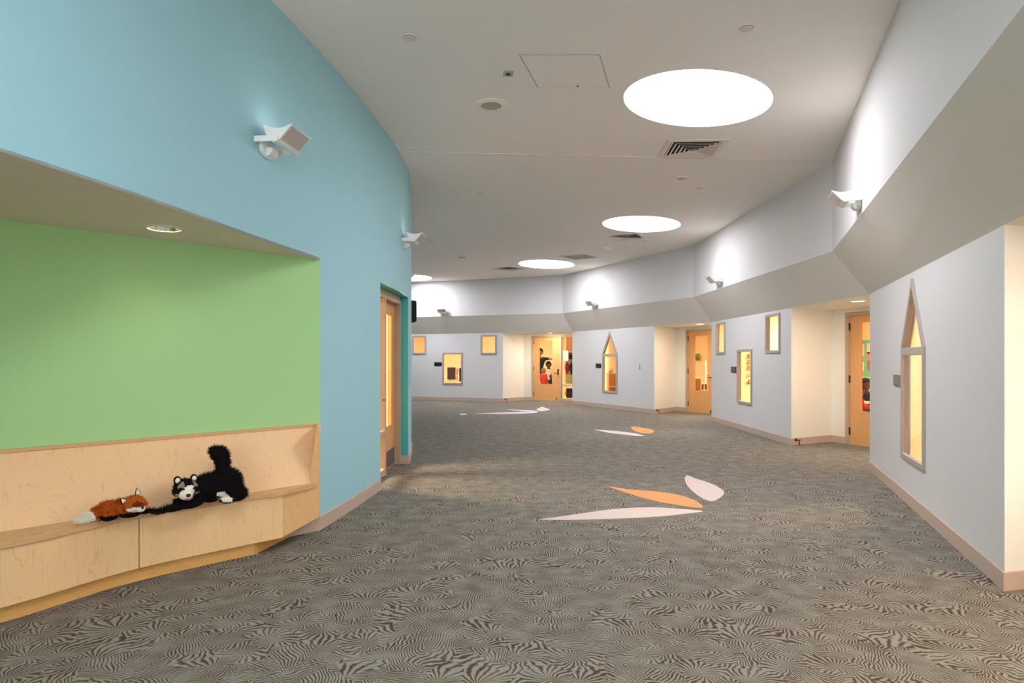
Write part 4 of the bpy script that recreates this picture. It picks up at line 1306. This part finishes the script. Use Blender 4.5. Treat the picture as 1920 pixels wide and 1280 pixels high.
# --- coat cubbies seen through the far sidelite
Zc = 24.1
x0 = at(1061, 700, Zc).x
t = cabinet('coat_cubby', 'maple coat cubby unit seen through the far sidelite', 'cubby', (x0 + .62, Zc, 0), 0, 1.22, .38, 1.64, 1, 3, base=1.36)
b = MB(); b.box(-.61, .61, .10, .36, 1.66, 2.3); b.build('upper_cabinet', 'room_wood', t)
b = MB(); b.box(-.61, .61, .365, .38, .50, 1.36); b.build('green_panel', 'room_green', t)
b = MB(); b.box(-.66, .66, -.10, .36, .46, .50); b.build('bench_board', cm((236, 222, 196)), t)
for sx in (-.60, -.1, .40):
    b = MB(); b.box(sx, sx + .02, 0, .36, 0, .46); b.build('divider', 'room_wood', t)
for q, (dx, c, w_, l_) in enumerate([(.06, (176, 30, 66), .08, .40), (.21, (44, 40, 62), .055, .42), (.38, (160, 36, 150), .085, .55)]):
    lb = ['crimson coat hanging in the far cubbies', 'navy coat hanging between two bright coats', 'purple coat hanging at the right of the far cubbies'][q]
    tt = thing('coat', lb, 'coat', (x0 + dx, Zc + .20, 1.26), 0, 'coats in the far cubbies')
    b = MB(); b.lathe([(0, 0), (.03, -.01), (w_ * .45, -.06), (w_ * .55, -l_ * .55), (w_ * .62, -l_), (0, -l_ + .02)], 14, T=Matrix.Diagonal((1, .6, 1, 1))); b.build('body', cm(c), tt, smooth=True)
    for sx in (-1, 1):
        b = MB(); b.tube([(sx * w_ * .4, 0, -.06), (sx * w_ * .62, -.02, -.2), (sx * w_ * .6, -.03, -l_ * .72)], [.035, .032, .026]); b.build('sleeve', cm(c), tt, smooth=True)
    b = MB(); b.tube([(0, .1, .0), (0, 0, .03), (0, -.01, 0)], .006); b.build('hook', 'dark', tt)
tt = thing('backpack', 'black backpack under the far cubby bench', 'backpack', (x0 + .12, Zc - .14, 0.0))
b = MB(); b.box(-.12, .12, -.09, .09, .02, .36); b.build('bag', 'black', tt, bevel=.05)
b = MB(); b.tube([(-.10, -.08, .32), (-.17, -.12, .2), (-.11, -.1, .06)], .012); b.build('strap', 'black', tt)
simple_box('storage_bin', 'dark storage bin in the far cubby shelf', 'bin', (x0 + .21, Zc + .14, 1.382), 0, .16, .2, .17, 'black')
# notice taped inside the sidelite
dK = (A3e - A3k).normalized(); Pn = A3k + dK * (.28 + 1.03 + .12)
nK = V2(-dK.y, dK.x)
Pn = Pn + nK * .075
poster('notice', 'white notice taped on the far sidelite glass', 'notice', (Pn.x, Pn.y, 1.51), math.atan2(dK.y, dK.x), .20, .34, 'paper', marks=[(0, .10 - .03 * q, .13, .008, 'grille') for q in range(6)])

# --- far classroom
farD = (V2(4.3, 28.2) - V2(8.6, 27.0)).normalized()
poster('green_picture', 'green picture seen through the middle door', 'picture', (at(1307.5, 669, 27.15).x, 27.22, 1.47), math.atan2(-farD.y, -farD.x), .26, .28, cm((128, 150, 84)), marks=[(0, -.05, .2, .1, cm((96, 128, 66)))])
p = at(1307, 735, 20.6)
cabinet('low_shelf', 'low maple shelf seen through the middle door', 'shelf', (p.x, 20.6, 0), -.2, .26, .4, .82, 2, 1)
p = at(1319, 735, 21.35)
cabinet('toy_shelf', 'narrow maple toy shelf seen through the middle door', 'shelf', (p.x + .02, 21.35, 0), -.2, .22, .35, .62, 3, 2)
p = at(1331, 735, 22.0)
cabinet('white_cabinet', 'tall white open cabinet seen through the middle door', 'cabinet', (p.x + .08, 22.0, 0), -.2, .4, .4, 1.35, 3, 1, m='plastic')
p = at(1148, 725, 22.6)
cabinet('play_kitchen', 'orange wood play cabinet behind the far pointed window', 'cabinet', (p.x + .05, 22.6, 0), 0, .36, .35, .92, 2, 1)
t = thing('toy_kettle', 'small toy kettle on the orange play cabinet', 'toy', (p.x - .02, 22.75, .92))
b = MB(); b.lathe([(0, 0), (.06, 0), (.075, .05), (.05, .10), (.02, .12), (0, .13)], 16); b.build('pot', cm((150, 150, 128)), t, smooth=True)
b = MB(); b.tube([(.06, 0, .05), (.11, 0, .09)], .014); b.build('spout', cm((150, 150, 128)), t)
b = MB(); b.tube([(-.05, 0, .09), (-.03, 0, .17), (.03, 0, .17), (.05, 0, .09)], .008); b.build('handle', 'dark', t)
t = thing('floor_cushion', 'brown wedge cushion behind the far pointed window', 'cushion', (p.x + .32, 22.3, .0))
b = MB(); b.prism([(-.25, 0), (.25, 0), (.25, .5), (.1, .5)], [], lambda u, v, d: Vector((u, d, v)), 0, .4); b.build('pad', cm((120, 84, 52)), t, bevel=.03)
b = MB(); b.box(-.2, .25, -.012, 0, .02, .06); b.build('piping', cm((90, 60, 36)), t)

# --- middle classroom
t = poster('bulletin_board', 'teal bulletin board seen through the near door', 'bulletin board', (10.18, 18.6, 1.42), -math.pi / 2, 2.4, 1.06, cm((112, 196, 184)))
for q, (dz, dy, w_, h_, c) in enumerate([(.28, .62, .20, .30, (238, 226, 210)), (.10, .62, .19, .24, (232, 140, 130)), (-.17, .62, .19, .26, (150, 110, 150)), (.20, .38, .20, .56, (244, 200, 90)), (.28, .95, .16, .34, (238, 226, 210)), (-.2, .98, .18, .26, (240, 232, 214))]):
    lb = ['pale paper pinned at the top of the teal board', 'coral paper pinned on the teal board', 'purple patterned paper pinned low on the teal board', 'tall yellow paper pinned on the teal board',
          'pale paper pinned at the left edge of the teal board', 'pale paper pinned low at the left of the teal board'][q]
    poster('pinned_paper', lb, 'paper', (10.168, 18.6 + dy, 1.42 + dz - (.04 if q else 0)), -math.pi / 2, w_, h_, cm(c), 'papers on the teal board')
PD = (V2(10.2, 20.0) - A2e).normalized()
for q, (y, c) in enumerate([(668, (206, 60, 50)), (679, (120, 150, 60)), (690, (210, 70, 60)), (703, (222, 190, 90)), (716, (96, 90, 50))]):
    pp = at(1404.5, y, 16.62)
    lb = ['red flower cutout at the top of the strip', 'green leaf cutout below the red flower', 'second red flower cutout in the strip', 'yellow flower cutout in the strip', 'olive leaf cutout at the bottom of the strip'][q]
    t = thing('paper_flower', lb + ' behind the middle window', 'paper flower', (pp.x, 16.62, pp.z), math.atan2(PD.y, PD.x), 'paper flowers on the classroom wall')
    b = MB(); b.lathe([(0, -.012), (.06, -.006), (.064, 0)], 8, T=Matrix.Rotation(-math.pi / 2, 4, 'X') @ Matrix.Scale(-1, 4, (0, 0, 1))); b.build('petals', cm(c), t)
    b = MB(); b.ball((0, -.012, 0), (.025, .01, .025), None, 10, 6); b.build('centre', cm((240, 220, 120)), t, smooth=True)
table('play_table', 'low maple table with seated children behind the near door', (7.42, 12.62, 0), -.4, .8, .5, .50)

# ------------------------------------------------------------------ people behind the glass doors
def person(label, loc, rz, H, J, mats, hair, hairlen=.0, face=True):
    """J: joint -> (x, y, z) in units of the body height H; faces -y. one continuous skinned body."""
    t = thing('person', label, 'person', loc, rz)
    rad = dict(pelvis=.080, waist=.072, chest=.085, neckb=.045, neck=.032, headb=.045, head=.062, crown=.045,
               shl=.045, ell=.028, wrl=.020, hal=.022, shr=.045, elr=.028, wrr=.020, har=.022,
               hil=.058, knl=.038, anl=.026, fol=.026, tol=.018, hir=.058, knr=.038, anr=.026, forr=.026, tor=.018)
    edges = [('pelvis', 'waist'), ('waist', 'chest'), ('chest', 'neckb'), ('neckb', 'neck'), ('neck', 'headb'), ('headb', 'head'), ('head', 'crown'),
             ('chest', 'shl'), ('shl', 'ell'), ('ell', 'wrl'), ('wrl', 'hal'), ('chest', 'shr'), ('shr', 'elr'), ('elr', 'wrr'), ('wrr', 'har'),
             ('pelvis', 'hil'), ('hil', 'knl'), ('knl', 'anl'), ('anl', 'fol'), ('fol', 'tol'), ('pelvis', 'hir'), ('hir', 'knr'), ('knr', 'anr'), ('anr', 'forr'), ('forr', 'tor')]
    region = {}
    for a, c in edges:
        if a in ('neckb', 'neck', 'headb', 'head') or c in ('hal', 'har'): region[(a, c)] = 0
        elif a in ('ell', 'elr'): region[(a, c)] = 3
        elif a in ('hil', 'hir', 'knl', 'knr') or c in ('hil', 'hir'): region[(a, c)] = 2
        elif a in ('anl', 'anr', 'fol', 'forr'): region[(a, c)] = 4
        else: region[(a, c)] = 1
    names = list(rad)
    P = {k: Vector(J[k]) * H for k in names}
    me = bpy.data.meshes.new('tmp')
    me.from_pydata([P[k] for k in names], [(names.index(a), names.index(c)) for a, c in edges], [])
    o = bpy.data.objects.new('tmp', me); C.objects.link(o)
    m = o.modifiers.new('skin', 'SKIN'); m.use_smooth_shade = True
    for i, k in enumerate(names):
        sv = me.skin_vertices[0].data[i]
        r = rad[k] * H * (1.0 if H > 1.4 else 1.15)
        if k in ('headb', 'head', 'crown') and H < 1.4: r *= 1.15
        sv.radius = (r, r); sv.use_root = (k == 'pelvis')
    o.modifiers.new('sub', 'SUBSURF').levels = 2
    mm = eval_mesh(o)
    mm.materials.clear()
    for q in mats: mm.materials.append(q)
    def near(c):
        best = (9, 0)
        for (a, b_), rg in region.items():
            A, B = P[a], P[b_]; d = B - A; u = max(0, min(1, (c - A).dot(d) / max(1e-9, d.dot(d))))
            dd = (A + d * u - c).length / (1 + .0)
            if dd < best[0]: best = (dd, rg)
        return best[1]
    for p in mm.polygons: p.material_index = near(p.center); p.use_smooth = True
    mm.name = 'body'
    bo = bpy.data.objects.new('body', mm); C.objects.link(bo); bo.parent = t
    hd = P['head']; r = .072 * H * (1.0 if H > 1.4 else 1.2)
    b = MB(); b.ball(hd + Vector((0, .012 * H, .014 * H)), (r * .98, r * 1.02, r * 1.08), None, 18, 12)
    b2 = MB()
    for f in b.f:      # hair cap: drop the face window
        c = sum((Vector(b.v[i]) for i in f), Vector()) / len(f) - hd
        if c.y < -.15 * r and c.z < .45 * r: continue
        if c.z < -.55 * r - hairlen: continue
        b2.poly([b.v[i] for i in f])
    b2.build('hair', hair, t, smooth=True)
    for sx in (-1, 1):
        b = MB(); b.ball(hd + Vector((sx * .30 * r, -.86 * r, .02 * r)), (.12 * r, .07 * r, .09 * r), None, 8, 6); b.build('eye', EYEM, bo, smooth=True)
        b = MB(); b.ball(hd + Vector((sx * .92 * r, .05 * r, -.05 * r)), (.10 * r, .18 * r, .26 * r), None, 8, 6); b.build('ear', mats[0], bo, smooth=True)
    b = MB(); b.ball(hd + Vector((0, -.95 * r, -.22 * r)), (.13 * r, .16 * r, .20 * r), None, 8, 6); b.build('nose', mats[0], bo, smooth=True)
    b = MB(); b.ball(hd + Vector((0, -.82 * r, -.52 * r)), (.26 * r, .06 * r, .06 * r), None, 8, 6); b.build('mouth', cm((150, 74, 66)), bo, smooth=True)
    for side in ('l', 'r'):   # fingers
        ha, wr = P['ha' + side], P['wr' + side]
        d = (ha - wr).normalized(); sd = d.cross(Vector((0, 0, 1)) if abs(d.z) < .9 else Vector((0, 1, 0))).normalized()
        for q in range(4):
            b = MB(); s0 = ha + sd * (q - 1.5) * .010 * H; L = (.040, .048, .045, .034)[q] * H
            b.tube([s0, s0 + d * L * .6, s0 + d * L * .9 + Vector((0, 0, -.01 * H))], [.0055 * H, .005 * H, .004 * H], 6); b.build('finger', mats[0], bo)
        b = MB(); s0 = wr + (ha - wr) * .5 + sd * .016 * H; b.tube([s0, s0 + d * .02 * H + sd * .014 * H, s0 + d * .036 * H + sd * .016 * H], [.0065 * H, .006 * H, .0045 * H], 6); b.build('thumb', mats[0], bo)
    return t
STAND = dict(pelvis=(0, 0, .52), waist=(0, 0, .61), chest=(0, 0, .72), neckb=(0, 0, .81), neck=(0, -.005, .845), headb=(0, -.012, .885), head=(0, -.014, .93), crown=(0, -.008, .965),
             shl=(.105, 0, .79), ell=(.135, .01, .63), wrl=(.14, -.03, .49), hal=(.14, -.04, .455), shr=(-.105, 0, .79), elr=(-.135, .01, .63), wrr=(-.14, -.03, .49), har=(-.14, -.04, .455),
             hil=(.05, 0, .49), knl=(.055, -.01, .28), anl=(.055, .0, .055), fol=(.055, -.02, .028), tol=(.055, -.07, .020), hir=(-.05, 0, .49), knr=(-.055, -.01, .28), anr=(-.055, 0, .055), forr=(-.055, -.02, .028), tor=(-.055, -.07, .020))
def pose(**k): d = dict(STAND); d.update(k); return d
SK1, SK2 = cm((206, 142, 104)), cm((112, 68, 46))
HD = cm((40, 26, 20)); HB = cm((20, 16, 15)); HL = cm((150, 108, 66))
p = at(1011.5, 661, 24.3)
person('adult in dark top with outstretched arm behind the far door', (p.x, 24.3, 0), 0, 1.76,
       pose(shl=(.10, 0, .80), ell=(.19, -.03, .795), wrl=(.28, -.06, .785), hal=(.31, -.07, .782), head=(.008, -.02, .93), crown=(.012, -.014, .965)),
       [SK1, cm((36, 48, 52)), cm((70, 74, 84)), SK1, cm((50, 40, 34))], HD, .04)
p = at(1028.5, 681, 23.9)
person('child in white shirt and jeans standing behind the far door', (p.x, 23.9, 0), .1, 1.28,
       pose(ell=(.14, -.05, .64), wrl=(.06, -.14, .60), hal=(.03, -.16, .595)),
       [SK2, cm((232, 226, 214)), cm((44, 58, 86)), SK2, cm((60, 56, 54))], HB)
p = at(1019, 694, 23.2)
person('small child in red seen from behind at the far door', (p.x, 23.22, 0), 2.6, 1.06, pose(ell=(.15, -.06, .66), wrl=(.12, -.16, .64), hal=(.11, -.19, .64)),
       [SK1, cm((204, 62, 44)), cm((196, 66, 46)), cm((204, 62, 44)), cm((90, 60, 50))], HL, .02)
SIT = dict(pelvis=(0, .02, .30), waist=(0, .02, .39), chest=(0, .01, .50), neckb=(0, 0, .585), neck=(0, -.005, .62), headb=(0, -.015, .665), head=(0, -.018, .71), crown=(0, -.012, .745),
           shl=(.105, 0, .565), ell=(.14, -.05, .43), wrl=(.08, -.17, .44), hal=(.065, -.20, .442), shr=(-.105, 0, .565), elr=(-.14, -.05, .43), wrr=(-.08, -.17, .44), har=(-.065, -.20, .442),
           hil=(.05, -.02, .28), knl=(.065, -.22, .27), anl=(.06, -.22, .055), fol=(.06, -.24, .028), tol=(.06, -.29, .02), hir=(-.05, -.02, .28), knr=(-.065, -.22, .27), anr=(-.06, -.22, .055), forr=(-.06, -.24, .028), tor=(-.06, -.29, .02))
def stool(label, loc, h):
    t = thing('stool', label, 'stool', loc)
    b = MB(); b.lathe([(0, h - .03), (.14, h - .03), (.15, h - .015), (.14, h), (0, h)], 20); b.build('seat', 'room_wood', t, smooth=True)
    for q in range(4):
        a = math.pi / 4 + q * math.pi / 2
        b = MB(); b.tube([(.10 * math.cos(a), .10 * math.sin(a), h - .03), (.13 * math.cos(a), .13 * math.sin(a), 0)], .014); b.build('leg', 'room_wood', t)
Hc = 1.28
p = at(1622.5, 719, 13.35)
person('child in dark top with black hair sitting at the low table', (p.x, 13.35, 0), .3, Hc, SIT, [SK2, cm((34, 34, 40)), cm((40, 42, 52)), cm((220, 214, 206)), cm((60, 50, 46))], HB, .01)
stool('stool under the child with black hair', (p.x + .005, 13.38, 0), .28)
p = at(1611.5, 735, 12.75)
person('child in red top at the near end of the low table', (p.x, 12.75, 0), 1.2, 1.15, SIT, [SK2, cm((176, 34, 40)), cm((50, 48, 60)), cm((176, 34, 40)), cm((60, 50, 46))], HB)
stool('stool under the child in red', (p.x, 12.76, 0), .25)
t = thing('toy_basket', 'wire handled toy basket behind the child with black hair', 'basket', (at(1620, 705, 14.2).x, 14.3, .62))
b = MB(); b.lathe([(0, 0), (.10, 0), (.14, .14), (.13, .14), (.09, .01), (0, .01)], 20); b.build('bowl', cm((222, 170, 120)), t, smooth=True)
b = MB(); b.tube([(.13 * math.cos(a), 0, .14 + .22 * math.sin(a)) for a in [math.pi * k / 12 for k in range(13)]], .008); b.build('handle', cm((120, 120, 90)), t)
cabinet('basket_shelf', 'low shelf carrying the toy basket', 'shelf', (at(1620, 705, 14.2).x, 14.15, 0), 0, .5, .32, .62, 2, 2)
